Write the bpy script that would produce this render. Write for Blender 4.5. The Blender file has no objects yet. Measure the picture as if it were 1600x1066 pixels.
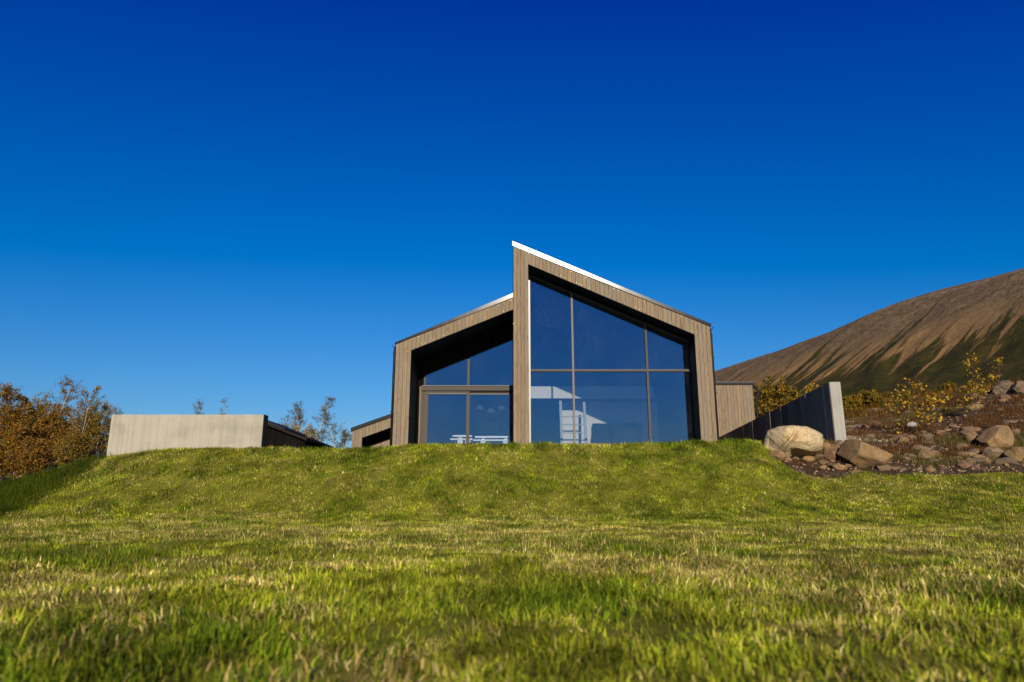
import bpy, math, random
import numpy as np
from mathutils import Vector

# ------------------------------------------------------------------ camera, sky, sun, exposure
scene = bpy.context.scene
COL = scene.collection
PITCH = math.radians(13.33)
CAMZ = 0.50
cam_d = bpy.data.cameras.new('camera'); cam = bpy.data.objects.new('camera', cam_d); COL.objects.link(cam)
cam_d.sensor_width = 36.0; cam_d.lens = 24.0; cam_d.clip_start = 0.05; cam_d.clip_end = 20000
cam.location = (0, 0, CAMZ); cam.rotation_euler = (math.pi/2 + PITCH, 0, 0)
cam_d.dof.use_dof = True; cam_d.dof.focus_distance = 18.0; cam_d.dof.aperture_fstop = 2.2
scene.camera = cam

SUN_AZ = math.radians(4)      # to the right of straight behind the camera
SUN_EL = math.radians(20.5)
sun_vec = Vector((math.sin(SUN_AZ)*math.cos(SUN_EL), -math.cos(SUN_AZ)*math.cos(SUN_EL), math.sin(SUN_EL)))
world = bpy.data.worlds.new('World'); scene.world = world; world.use_nodes = True
wn = world.node_tree; wn.nodes.clear()
w_out = wn.nodes.new('ShaderNodeOutputWorld'); w_bg = wn.nodes.new('ShaderNodeBackground')
w_sky = wn.nodes.new('ShaderNodeTexSky'); w_sky.sky_type = 'NISHITA'; w_sky.sun_disc = False
w_sky.sun_elevation = SUN_EL; w_sky.sun_rotation = math.pi - SUN_AZ
w_sky.altitude = 300; w_sky.air_density = 1.5; w_sky.dust_density = 0.0; w_sky.ozone_density = 10.0
# polarised, deep autumn sky: a little red and green taken out of the whole dome
w_sub = wn.nodes.new('ShaderNodeVectorMath'); w_sub.operation = 'SUBTRACT'; w_sub.inputs[1].default_value = (0.85, 0.85, 0.0)
w_max = wn.nodes.new('ShaderNodeVectorMath'); w_max.operation = 'MAXIMUM'; w_max.inputs[1].default_value = (0, 0, 0)
w_bg.inputs['Strength'].default_value = 0.08
wn.links.new(w_sky.outputs[0], w_sub.inputs[0]); wn.links.new(w_sub.outputs[0], w_max.inputs[0])
wn.links.new(w_max.outputs[0], w_bg.inputs[0]); wn.links.new(w_bg.outputs[0], w_out.inputs[0])
sun_d = bpy.data.lights.new('sun', 'SUN'); sun_d.energy = 4.5; sun_d.angle = math.radians(0.5); sun_d.color = (1.0, 0.89, 0.72)
sun = bpy.data.objects.new('sun', sun_d); COL.objects.link(sun)
sun.rotation_euler = sun_vec.to_track_quat('Z', 'Y').to_euler(); sun.location = (10, -30, 20)
vs = scene.view_settings
vs.view_transform = 'Standard'; vs.look = 'None'; vs.gamma = 1.0; vs.exposure = 0.40; vs.use_curve_mapping = False

# ------------------------------------------------------------------ helpers
rng = np.random.default_rng(7); random.seed(7)
FPX = 24.0/36.0*1600.0
CP, SP = math.cos(PITCH), math.sin(PITCH)
def P(px, py, Y):
    """world point seen at photo pixel (px, py) on the plane at distance Y"""
    u = (px-800)/FPX; v = (533-py)/FPX
    t = Y/(CP - v*SP)
    return Vector((u*t, Y, CAMZ + t*(SP + v*CP)))
def ZP(py, Y):
    return P(800, py, Y).z
def XP(px, py, Y):
    return P(px, py, Y).x

def tag(o, label=None, cat=None, group=None, kind=None):
    if label: o['label'] = label
    if cat: o['category'] = cat
    if group: o['group'] = group
    if kind: o['kind'] = kind
    return o
def empty(name, loc, label=None, cat=None, group=None):
    o = bpy.data.objects.new(name, None); COL.objects.link(o); o.location = loc; o.empty_display_size = 0.2
    return tag(o, label, cat, group)
def root_off(p):
    off = Vector((0, 0, 0))
    while p is not None:
        off += p.location; p = p.parent
    return off
def obj(name, V, F, m, parent=None, smooth=False, cols=None, ids=None):
    """V in world coordinates; F list of faces or (n,k) array. One mesh object."""
    V = np.asarray(V, dtype=np.float64)
    if parent is not None:
        V = V - np.array(root_off(parent))
    me = bpy.data.meshes.new(name)
    if isinstance(F, np.ndarray):
        n, k = F.shape
        me.vertices.add(len(V)); me.vertices.foreach_set('co', V.astype(np.float32).ravel())
        me.loops.add(n*k); me.loops.foreach_set('vertex_index', F.astype(np.int32).ravel())
        me.polygons.add(n); me.polygons.foreach_set('loop_start', np.arange(0, n*k, k, dtype=np.int32))
        if smooth: me.polygons.foreach_set('use_smooth', np.ones(n, dtype=bool))
        me.update(calc_edges=True)
    else:
        me.from_pydata([tuple(v) for v in V], [], F); me.update()
        if smooth: me.polygons.foreach_set('use_smooth', [True]*len(me.polygons))
    if cols is not None:
        at = me.attributes.new('col', 'FLOAT_COLOR', 'POINT')
        c = np.ones((len(V), 4), dtype=np.float32); c[:, :3] = cols
        at.data.foreach_set('color', c.ravel())
    if m is not None: me.materials.append(m)
    o = bpy.data.objects.new(name, me); COL.objects.link(o)
    if parent is not None: o.parent = parent
    return o
BOXF = [(0,3,2,1),(4,5,6,7),(0,1,5,4),(1,2,6,5),(2,3,7,6),(3,0,4,7)]
class MB:
    def __init__(s): s.v = []; s.f = []
    def add(s, V, F):
        b = len(s.v); s.v += [tuple(v) for v in V]; s.f += [tuple(i+b for i in f) for f in F]; return s
    def box(s, x0, x1, y0, y1, z0, z1):
        return s.add([(x0,y0,z0),(x1,y0,z0),(x1,y1,z0),(x0,y1,z0),(x0,y0,z1),(x1,y0,z1),(x1,y1,z1),(x0,y1,z1)], BOXF)
    def prism(s, poly, y0, y1):
        """poly: (x,z) counter-clockwise seen from the front (-Y)"""
        n = len(poly)
        V = [(x, y0, z) for x, z in poly] + [(x, y1, z) for x, z in poly]
        F = [tuple(range(n)), tuple(range(2*n-1, n-1, -1))]
        for i in range(n):
            j = (i+1) % n
            F.append((i, i+n, j+n, j))
        return s.add(V, F)
    def bar(s, a, b, w, d, up=(0, 0, 1)):
        a = Vector(a); b = Vector(b); t = (b-a).normalized(); u = Vector(up)
        r = t.cross(u)
        if r.length < 1e-4: r = t.cross(Vector((0, 1, 0)))
        r.normalize(); q = r.cross(t).normalized()
        V = []
        for p in (a, b):
            for sx, sy in ((-1,-1),(1,-1),(1,1),(-1,1)):
                V.append(p + r*(sx*w/2) + q*(sy*d/2))
        return s.add(V, BOXF)
    def tube(s, pts, r, n=8):
        pts = [Vector(p) for p in pts]
        rs = r if isinstance(r, (list, tuple)) else [r]*len(pts)
        V = []; F = []
        for i, p in enumerate(pts):
            t = (pts[min(i+1, len(pts)-1)] - pts[max(i-1, 0)]).normalized()
            ref = Vector((0, 0, 1)) if abs(t.z) < 0.9 else Vector((1, 0, 0))
            a = t.cross(ref).normalized(); b = t.cross(a)
            for k in range(n):
                th = 2*math.pi*k/n
                V.append(p + (a*math.cos(th) + b*math.sin(th))*rs[i])
        for i in range(len(pts)-1):
            for k in range(n):
                k2 = (k+1) % n
                F.append((i*n+k, i*n+k2, (i+1)*n+k2, (i+1)*n+k))
        F.append(tuple(range(n-1, -1, -1))); F.append(tuple((len(pts)-1)*n+k for k in range(n)))
        return s.add(V, F)
    def lathe(s, prof, c, n=20):
        V = []; F = []
        for r, z in prof:
            for k in range(n):
                th = 2*math.pi*k/n; V.append((c[0]+r*math.cos(th), c[1]+r*math.sin(th), c[2]+z))
        for i in range(len(prof)-1):
            for k in range(n):
                k2 = (k+1) % n; F.append((i*n+k, i*n+k2, (i+1)*n+k2, (i+1)*n+k))
        return s.add(V, F)
    def build(s, name, m, parent=None, smooth=False):
        return obj(name, s.v, s.f, m, parent, smooth)

def hash2(ix, iy, seed):
    h = (ix.astype(np.int64)*374761393 + iy.astype(np.int64)*668265263 + seed*1442695041) & 0xffffffff
    h = ((h ^ (h >> 13))*1274126177) & 0xffffffff
    return ((h ^ (h >> 16)) & 0xffff)/65535.0
def vnoise(x, y, seed=0):
    x = np.asarray(x, float); y = np.asarray(y, float)
    ix = np.floor(x); iy = np.floor(y); fx = x-ix; fy = y-iy
    fx = fx*fx*(3-2*fx); fy = fy*fy*(3-2*fy)
    a = hash2(ix, iy, seed); b = hash2(ix+1, iy, seed); c = hash2(ix, iy+1, seed); d = hash2(ix+1, iy+1, seed)
    return (a*(1-fx)+b*fx)*(1-fy) + (c*(1-fx)+d*fx)*fy
def fbm(x, y, seed=0, oct=4):
    r = 0; amp = 0.5; tot = 0
    for o in range(oct):
        r = r + amp*vnoise(np.asarray(x)*2**o, np.asarray(y)*2**o, seed+o*17); tot += amp; amp *= 0.55
    return r/tot

# ------------------------------------------------------------------ materials
def newmat(name):
    m = bpy.data.materials.new(name); m.use_nodes = True
    nt = m.node_tree; nt.nodes.clear()
    out = nt.nodes.new('ShaderNodeOutputMaterial')
    return m, nt, out
def N(nt, t, **kw):
    n = nt.nodes.new(t)
    for k, v in kw.items():
        if k in n.inputs: n.inputs[k].default_value = v
        else: setattr(n, k, v)
    return n
def L(nt, a, b): nt.links.new(a, b)
def ramp(nt, fac, stops):
    r = nt.nodes.new('ShaderNodeValToRGB')
    e = r.color_ramp.elements
    while len(e) < len(stops): e.new(0.5)
    for i, (p, c) in enumerate(stops):
        e[i].position = p; e[i].color = (c[0], c[1], c[2], 1) if hasattr(c, '__len__') else (c, c, c, 1)
    L(nt, fac, r.inputs[0]); return r.outputs[0]
def coords(nt, scale=(1, 1, 1), kind='Object', rnd=False):
    tc = nt.nodes.new('ShaderNodeTexCoord'); mp = nt.nodes.new('ShaderNodeMapping')
    mp.inputs['Scale'].default_value = scale
    L(nt, tc.outputs[kind], mp.inputs[0])
    if rnd:
        oi = nt.nodes.new('ShaderNodeObjectInfo'); mul = N(nt, 'ShaderNodeMath', operation='MULTIPLY'); mul.inputs[1].default_value = 37.0
        L(nt, oi.outputs['Random'], mul.inputs[0]); L(nt, mul.outputs[0], mp.inputs['Location'])
    return mp.outputs[0]
def noise(nt, vec, scale, detail=4, rough=0.55, dist=0.0):
    n = N(nt, 'ShaderNodeTexNoise', Scale=scale, Detail=detail, Roughness=rough, Distortion=dist)
    L(nt, vec, n.inputs['Vector']); return n.outputs['Fac']
def mixc(nt, fac, a, b, blend='MIX'):
    n = N(nt, 'ShaderNodeMix', data_type='RGBA', blend_type=blend)
    if hasattr(fac, 'default_value') or hasattr(fac, 'links'): L(nt, fac, n.inputs[0])
    else: n.inputs[0].default_value = fac
    for i, c in ((6, a), (7, b)):
        if isinstance(c, tuple): n.inputs[i].default_value = (*c, 1)
        else: L(nt, c, n.inputs[i])
    return n.outputs[2]
def bump(nt, h, strength=0.3, dist=0.02):
    b = N(nt, 'ShaderNodeBump', Strength=strength, Distance=dist); L(nt, h, b.inputs['Height']); return b.outputs[0]
def princ(nt, out, color, rough=0.8, metal=0.0, normal=None, spec=0.3):
    b = nt.nodes.new('ShaderNodeBsdfPrincipled')
    if isinstance(color, tuple): b.inputs['Base Color'].default_value = (*color, 1)
    else: L(nt, color, b.inputs['Base Color'])
    if isinstance(rough, (int, float)): b.inputs['Roughness'].default_value = rough
    else: L(nt, rough, b.inputs['Roughness'])
    b.inputs['Metallic'].default_value = metal
    b.inputs['Specular IOR Level'].default_value = spec
    if normal is not None: L(nt, normal, b.inputs['Normal'])
    L(nt, b.outputs[0], out.inputs[0]); return b

def mat_wood(name, base, vary=0.5, spec=0.25):
    m, nt, out = newmat(name)
    v = coords(nt, (9, 9, 0.7), rnd=True)
    g = noise(nt, v, 3.0, 6, 0.65, 0.6)
    g2 = noise(nt, coords(nt, (40, 40, 1.6), rnd=True), 2.0, 4, 0.6)
    kn = N(nt, 'ShaderNodeTexVoronoi', Scale=1.0); L(nt, coords(nt, (7.0, 7.0, 2.6), rnd=True), kn.inputs['Vector'])
    knot = ramp(nt, kn.outputs['Distance'], [(0.0, 0.35), (0.10, 0.5), (0.17, 1.0)])
    d = tuple(c*0.62 for c in base); l = tuple(min(1, c*1.25) for c in base)
    c1 = ramp(nt, g, [(0.28, d), (0.5, base), (0.75, l)])
    oi = nt.nodes.new('ShaderNodeObjectInfo')
    pv = ramp(nt, oi.outputs['Random'], [(0.0, 1-vary*0.45), (0.5, 1.0), (1.0, 1+vary*0.4)])
    # a part of the boards has weathered greyer
    ma = N(nt, 'ShaderNodeMath', operation='MULTIPLY'); ma.inputs[1].default_value = 7.31; L(nt, oi.outputs['Random'], ma.inputs[0])
    fr = N(nt, 'ShaderNodeMath', operation='FRACT'); L(nt, ma.outputs[0], fr.inputs[0])
    gy = ramp(nt, fr.outputs[0], [(0.3, 0.0), (1.0, 0.4)])
    gr = sum(base)/3
    c1 = mixc(nt, gy, c1, (gr*1.0, gr*0.98, gr*0.92))
    c2 = mixc(nt, 1.0, c1, pv, 'MULTIPLY')
    c3 = mixc(nt, 0.8, c2, knot, 'MULTIPLY')
    gg = ramp(nt, g2, [(0.3, 0.78), (0.7, 1.12)])
    c4 = mixc(nt, 1.0, c3, gg, 'MULTIPLY')
    princ(nt, out, c4, 0.75, normal=bump(nt, g2, 0.35, 0.004), spec=spec)
    return m
def mat_plain(name, c, rough=0.6, metal=0.0, nscale=6.0, amt=0.15, bstr=0.1, spec=0.4):
    m, nt, out = newmat(name)
    n = noise(nt, coords(nt), nscale, 5, 0.6)
    col = ramp(nt, n, [(0.25, tuple(x*(1-amt) for x in c)), (0.75, tuple(min(1, x*(1+amt)) for x in c))])
    princ(nt, out, col, rough, metal, bump(nt, n, bstr, 0.01), spec)
    return m
def mat_concrete(name, base, streak=1.0):
    m, nt, out = newmat(name)
    bd = noise(nt, coords(nt, (7.0, 7.0, 0.12)), 1.6, 3, 0.5)       # upright form boards
    bf = noise(nt, coords(nt, (26, 26, 0.25)), 1.5, 3, 0.6)
    bl = noise(nt, coords(nt), 1.3, 5, 0.6)
    sp = noise(nt, coords(nt), 38, 3, 0.7)
    f = mixc(nt, 0.5, bd, bf)
    c = ramp(nt, f, [(0.3, tuple(x*0.80 for x in base)), (0.5, base), (0.7, tuple(min(1, x*1.13) for x in base))])
    c = mixc(nt, 1.0, c, ramp(nt, bl, [(0.3, (0.76, 0.76, 0.75)), (0.5, (1.0, 1.0, 1.0)), (0.7, (1.10, 1.08, 1.05))]), 'MULTIPLY')
    pit = ramp(nt, sp, [(0.24, 0.45), (0.33, 1.0)])
    c = mixc(nt, 0.7, c, pit, 'MULTIPLY')
    princ(nt, out, c, 0.85, normal=bump(nt, f, 0.5, 0.012), spec=0.2)
    return m
def mat_vcol(name, rough=0.6, trans=0.25, spec=0.2, tint=(1, 1, 1)):
    m, nt, out = newmat(name)
    a = N(nt, 'ShaderNodeAttribute', attribute_name='col')
    b = nt.nodes.new('ShaderNodeBsdfPrincipled'); b.inputs['Roughness'].default_value = rough
    b.inputs['Specular IOR Level'].default_value = spec
    c = mixc(nt, 1.0, a.outputs['Color'], tint, 'MULTIPLY')
    L(nt, c, b.inputs['Base Color'])
    if trans > 0:
        t = nt.nodes.new('ShaderNodeBsdfTranslucent'); L(nt, c, t.inputs['Color'])
        mx = nt.nodes.new('ShaderNodeMixShader'); mx.inputs[0].default_value = trans
        L(nt, b.outputs[0], mx.inputs[1]); L(nt, t.outputs[0], mx.inputs[2]); L(nt, mx.outputs[0], out.inputs[0])
    else: L(nt, b.outputs[0], out.inputs[0])
    return m
def mat_glass(name, refl_ior=2.25, tint=(0.86, 0.88, 0.88)):
    m, nt, out = newmat(name)
    # faint waviness and dried-water marks on the outside
    n1 = noise(nt, coords(nt), 0.9, 2, 0.5)
    nb = bump(nt, n1, 0.02, 0.02)
    tr = N(nt, 'ShaderNodeBsdfTransparent'); tr.inputs[0].default_value = (*tint, 1)
    gl = N(nt, 'ShaderNodeBsdfGlossy', Roughness=0.0); gl.inputs['Color'].default_value = (0.50, 0.70, 1.0, 1); L(nt, nb, gl.inputs['Normal'])
    fr = N(nt, 'ShaderNodeFresnel', IOR=refl_ior)
    mx = nt.nodes.new('ShaderNodeMixShader'); L(nt, fr.outputs[0], mx.inputs[0]); L(nt, tr.outputs[0], mx.inputs[1]); L(nt, gl.outputs[0], mx.inputs[2])
    df = N(nt, 'ShaderNodeBsdfDiffuse'); df.inputs[0].default_value = (0.55, 0.55, 0.52, 1)
    dn = noise(nt, coords(nt, (22, 22, 4)), 2.0, 5, 0.7)
    dl = noise(nt, coords(nt), 0.8, 3, 0.6)
    dm = N(nt, 'ShaderNodeMath', operation='MULTIPLY'); L(nt, ramp(nt, dn, [(0.45, 0.0), (0.75, 0.035)]), dm.inputs[0]); L(nt, ramp(nt, dl, [(0.4, 0.0), (0.7, 1.0)]), dm.inputs[1])
    mx2 = nt.nodes.new('ShaderNodeMixShader'); L(nt, dm.outputs[0], mx2.inputs[0]); L(nt, mx.outputs[0], mx2.inputs[1]); L(nt, df.outputs[0], mx2.inputs[2])
    L(nt, mx2.outputs[0], out.inputs[0])
    return m

M = {}
M['wood'] = mat_wood('weathered_larch', (0.215, 0.154, 0.090), 0.20)
M['wood_black'] = mat_wood('black_stained_timber', (0.006, 0.005, 0.0045), 0.6, 0.04)
M['wood_brown'] = mat_wood('dark_brown_timber', (0.018, 0.013, 0.010), 0.6, 0.05)
M['concrete'] = mat_concrete('board_marked_concrete', (0.33, 0.30, 0.235))
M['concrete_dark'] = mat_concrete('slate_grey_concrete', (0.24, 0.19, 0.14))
M['board_dark'] = mat_wood('grey_board_relief', (0.21, 0.175, 0.135), 0.7, 0.1)
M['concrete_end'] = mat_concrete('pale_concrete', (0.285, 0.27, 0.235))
M['black_metal'] = mat_plain('black_coated_steel', (0.010, 0.010, 0.011), 0.6, 0.0, 20, 0.2, 0.02, 0.2)
M['zinc'] = mat_plain('bright_zinc_flashing', (0.021, 0.021, 0.022), 0.21, 1.0, 3, 0.25, 0.015, 0.3)
M['roof'] = mat_plain('dark_roof_sheet', (0.07, 0.07, 0.075), 0.45, 0.3, 7, 0.2, 0.05)
M['frame'] = mat_plain('bronze_aluminium_frame', (0.085, 0.072, 0.065), 0.75, 0.0, 30, 0.1, 0.02, 0.1)
M['frame_light'] = mat_plain('pale_bead_lit_mullion', (0.17, 0.155, 0.145), 0.75, 0.0, 30, 0.1, 0.02, 0.1)
M['frame_pale'] = mat_plain('pale_aluminium_jamb', (0.22, 0.205, 0.19), 0.45, 0.2, 30, 0.1, 0.02, 0.5)
M['plaster'] = mat_plain('white_plaster', (0.68, 0.66, 0.62), 0.85, 0, 2.5, 0.05, 0.05, 0.2)
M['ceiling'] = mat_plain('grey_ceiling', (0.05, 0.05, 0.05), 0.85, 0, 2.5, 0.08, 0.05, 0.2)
M['room'] = mat_plain('dimmed_room_paint', (0.07, 0.07, 0.073), 0.85, 0, 2.5, 0.08, 0.05, 0.2)  # white walls darkened; the dim of the interior is put into the paint
M['floor'] = mat_plain('grey_floor', (0.16, 0.15, 0.14), 0.5, 0, 1.5, 0.2, 0.05, 0.3)
M['white'] = mat_plain('white_lacquer', (0.78, 0.77, 0.74), 0.4, 0, 3, 0.04, 0.02, 0.4)
M['ladder'] = mat_plain('painted_ladder', (0.36, 0.38, 0.40), 0.6, 0, 5, 0.1, 0.05, 0.3)
M['dark_fabric'] = mat_plain('navy_fabric', (0.012, 0.014, 0.018), 0.9, 0, 60, 0.3, 0.3, 0.2)
M['glass'] = mat_glass('window_glass')
M['steel'] = mat_plain('nail_steel', (0.6, 0.58, 0.54), 0.4, 0.5, 30, 0.1, 0.0)
M['blade'] = mat_vcol('grass_blade', 0.65, 0.30, 0.08)
M['leaf'] = mat_vcol('birch_leaf', 0.55, 0.35, 0.25)
M['dry'] = mat_vcol('dry_heath', 0.8, 0.15, 0.1)
M['stone_small'] = mat_vcol('gravel_stone', 0.9, 0.0, 0.15)
M['backing'] = mat_plain('dark_backing', (0.02, 0.017, 0.014), 0.9)

def mat_ground(name, stops, s1, bs=0.6):
    m, nt, out = newmat(name)
    v = coords(nt)
    a = noise(nt, v, s1, 8, 0.65); b = noise(nt, v, s1*9, 6, 0.7)
    f = mixc(nt, 0.45, a, b)
    princ(nt, out, ramp(nt, f, stops), 0.95, normal=bump(nt, b, bs, 0.05), spec=0.1)
    return m
M['turf'] = mat_ground('lawn_turf', [(0.32, (0.065, 0.070, 0.005)), (0.5, (0.135, 0.138, 0.010)), (0.68, (0.23, 0.19, 0.035))], 1.4)
M['soil'] = mat_ground('rockery_soil', [(0.33, (0.022, 0.013, 0.008)), (0.5, (0.055, 0.034, 0.020)), (0.68, (0.12, 0.085, 0.052))], 1.6, 0.9)
M['heath'] = mat_ground('heath_ground', [(0.33, (0.035, 0.030, 0.010)), (0.5, (0.085, 0.060, 0.020)), (0.68, (0.14, 0.085, 0.030))], 0.5)

def mat_rock(name, c, warm, dark=0.55):
    m, nt, out = newmat(name)
    v = coords(nt, rnd=True)
    a = noise(nt, v, 2.2, 7, 0.6, 0.4); b = noise(nt, v, 16, 7, 0.7); s = noise(nt, v, 70, 3, 0.6)
    col = ramp(nt, a, [(0.3, tuple(x*dark for x in c)), (0.48, c), (0.68, warm)])
    col = mixc(nt, 1.0, col, ramp(nt, b, [(0.3, 0.62), (0.55, 1.0), (0.75, 1.18)]), 'MULTIPLY')
    oi = nt.nodes.new('ShaderNodeObjectInfo')
    col = mixc(nt, 1.0, col, ramp(nt, oi.outputs['Random'], [(0, 0.78), (1, 1.15)]), 'MULTIPLY')
    lich = ramp(nt, s, [(0.66, 0.0), (0.72, 0.5)])
    col = mixc(nt, lich, col, (0.40, 0.37, 0.30))
    h = mixc(nt, 0.6, b, a)
    princ(nt, out, col, 0.9, normal=bump(nt, h, 0.7, 0.05), spec=0.15)
    return m
M['rock_tan'] = mat_rock('tan_rock', (0.215, 0.135, 0.066), (0.28, 0.172, 0.076))
M['rock_pale'] = mat_rock('pale_boulder', (0.50, 0.385, 0.225), (0.48, 0.30, 0.10), 0.74)
M['rock_red'] = mat_rock('reddish_rock', (0.19, 0.105, 0.058), (0.26, 0.155, 0.09))
M['rock_grey'] = mat_rock('grey_rock', (0.165, 0.115, 0.070), (0.225, 0.16, 0.095))

# ------------------------------------------------------------------ terrain
# profiles: direction a = X/Y -> (Y, z) along it.  Lawn, grass bank, terrace behind its crest, rockery to the right
LS = 0.0165
TER = 1.45
def zl(Y): return LS*Y
cols_def = [
    (-1.6,  [(12, zl(12)), (15, ZP(800, 15)), (19, ZP(800, 19)), (23, 1.1), (32, 2.6)]),
    (-0.80, [(12.3, zl(12.3)), (14, ZP(800, 14)), (17, ZP(781, 17)), (19, 0.6), (24, 1.1), (32, 2.4)]),
    (-0.735,[(12.5, zl(12.5)), (14, ZP(793, 14)), (17, ZP(762, 17)), (19, 0.9), (24, 1.1), (32, 2.3)]),
    (-0.66, [(12.8, zl(12.8)), (14, ZP(783, 14)), (17, ZP(738, 17)), (19, 1.1), (24, 0.95), (32, 1.5)]),
    (-0.587,[(13.0, zl(13.0)), (14, ZP(776, 14)), (16.9, ZP(713, 16.9)), (18.2, 1.4), (24, 1.1), (32, 0.9)]),
    (-0.50, [(13.1, zl(13.1)), (14, ZP(770, 14)), (16.8, ZP(700, 16.8)), (18.2, TER), (24, 1.3), (32, 1.2)]),
    (-0.28, [(13.1, zl(13.1)), (14, ZP(770, 14)), (16.8, ZP(697, 16.8)), (18.2, TER), (32, TER)]),
    (-0.17, [(13.1, zl(13.1)), (14, ZP(770, 14)), (16.8, ZP(694, 16.8)), (18.2, TER), (32, TER)]),
    (0.05,  [(13.1, zl(13.1)), (14, ZP(768, 14)), (16.8, ZP(693, 16.8)), (18.2, TER), (32, TER)]),
    (0.20,  [(13.0, zl(13.0)), (14, ZP(766, 14)), (16.8, ZP(690, 16.8)), (18.2, TER), (32, TER)]),
    (0.30,  [(12.9, zl(12.9)), (14, ZP(766, 14)), (16.8, ZP(686, 16.8)), (18.2, 1.7), (32, TER)]),
    (0.36,  [(12.7, zl(12.7)), (14, ZP(768, 14)), (16.8, ZP(687, 16.8)), (18.5, 2.0), (24, 2.0), (32, 2.2)]),
    (0.40,  [(12.5, zl(12.5)), (14, ZP(774, 14)), (15.6, ZP(738, 15.6)), (17.0, ZP(706, 17.0)), (18.5, 2.15), (24, 2.4), (32, 2.9)]),
    (0.47,  [(12.2, zl(12.2)), (14, ZP(776, 14)), (15.5, ZP(744, 15.5)), (17.2, ZP(706, 17.2)), (19, ZP(684, 19)), (24, ZP(664, 24)), (32, ZP(652, 32))]),
    (0.56,  [(12.0, zl(12.0)), (14, ZP(773, 14)), (15.5, ZP(744, 15.5)), (17.5, ZP(705, 17.5)), (20, ZP(676, 20)), (24, ZP(652, 24)), (32, ZP(643, 32))]),
    (0.66,  [(11.8, zl(11.8)), (14, ZP(770, 14)), (15.3, ZP(741, 15.3)), (17.5, ZP(701, 17.5)), (20, ZP(662, 20)), (24, ZP(618, 24)), (32, ZP(614, 32))]),
    (0.75,  [(11.6, zl(11.6)), (14, ZP(766, 14)), (15.2, ZP(737, 15.2)), (17.5, ZP(694, 17.5)), (20, ZP(648, 20)), (24, ZP(604, 24)), (32, ZP(602, 32))]),
    (0.95,  [(11.0, zl(11.0)), (14, ZP(760, 14)), (15.0, ZP(734, 15.0)), (17.5, ZP(690, 17.5)), (20, ZP(645, 20)), (24, ZP(600, 24)), (32, ZP(600, 32))]),
    (1.6,   [(11.0, zl(11.0)), (14, ZP(755, 14)), (15.0, ZP(730, 15.0)), (17.5, ZP(680, 17.5)), (20, ZP(640, 20)), (24, ZP(600, 24)), (32, ZP(600, 32))]),
]
GA = np.linspace(-1.6, 1.6, 401); GY = np.linspace(0, 34, 341)
tabc = []
for a, pr in cols_def:
    ys = [0] + [p[0] for p in pr] + [34]; zs = [0] + [p[1] for p in pr] + [pr[-1][1]]
    tabc.append(np.interp(GY, ys, zs))
tabc = np.array(tabc)
TAB = np.array([np.interp(GA, [c[0] for c in cols_def], tabc[:, j]) for j in range(len(GY))])   # [Y, a]
def blur(T, n, ax):
    k = np.hanning(n+2)[1:-1]; k /= k.sum()
    pad = [(0, 0), (0, 0)]; pad[ax] = (n//2, n//2)
    Tp = np.pad(T, pad, mode='edge')
    return np.apply_along_axis(lambda r: np.convolve(r, k, 'valid'), ax, Tp)
TABs = blur(TAB, 31, 0); TABc = blur(TAB, 9, 0); wY = np.clip((GY-14.2)/1.2, 0, 1)[:, None]
TAB = blur(TABs*(1-wY)+TABc*wY, 9, 1)
def H0(x, y):
    x = np.asarray(x, float); y = np.asarray(y, float)
    yy = np.clip(y, 0.3, 33.9); a = np.clip(x/yy, -1.599, 1.599)
    fi = yy/34*340; fj = (a+1.6)/3.2*400
    i = np.clip(fi.astype(int), 0, 339); j = np.clip(fj.astype(int), 0, 399); u = fi-i; w = fj-j
    z = (TAB[i, j]*(1-w)+TAB[i, j+1]*w)*(1-u) + (TAB[i+1, j]*(1-w)+TAB[i+1, j+1]*w)*u
    return np.where(y < 0.3, LS*np.maximum(y, -60), z)
def H(x, y):
    z = H0(x, y)
    near = np.clip((19-np.asarray(y))/2, 0, 1)
    b = (fbm(np.asarray(x)*0.9, np.asarray(y)*0.9, 3, 3)-0.5)*0.10 + (fbm(np.asarray(x)*0.25, np.asarray(y)*0.25, 5, 2)-0.5)*0.12 + (fbm(np.asarray(x)*3.3, np.asarray(y)*3.3, 8, 2)-0.5)*0.055
    return z + b*near*np.clip(np.asarray(y)/3, 0.3, 1)
BED = np.array([(0.368, 17.9), (0.370, 16.9), (0.383, 16.2), (0.405, 15.75), (0.44, 15.45), (0.475, 15.5), (0.50, 15.75), (0.53, 15.5), (0.56, 15.45), (0.66, 15.3), (0.75, 15.2),
                (0.95, 15.0), (1.6, 15.0), (1.6, 40), (0.45, 40), (0.455, 24), (0.485, 19.0), (0.47, 18.2), (0.42, 17.9)])
BEDXY = np.stack([BED[:, 0]*BED[:, 1], BED[:, 1]], 1)
def inpoly(x, y, poly):
    x = np.asarray(x, float); y = np.asarray(y, float); r = np.zeros(x.shape, bool); n = len(poly)
    for i in range(n):
        x1, y1 = poly[i]; x2, y2 = poly[(i+1) % n]
        if y1 == y2: continue
        c = ((y1 > y) != (y2 > y)) & (x < (x2-x1)*(y-y1)/(y2-y1)+x1)
        r ^= c
    return r
def in_bed(x, y):
    wob = (fbm(np.asarray(x)*1.7, np.asarray(y)*1.7, 9, 3)-0.5)*0.5
    return inpoly(np.asarray(x), np.asarray(y)+wob, BEDXY)

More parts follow.
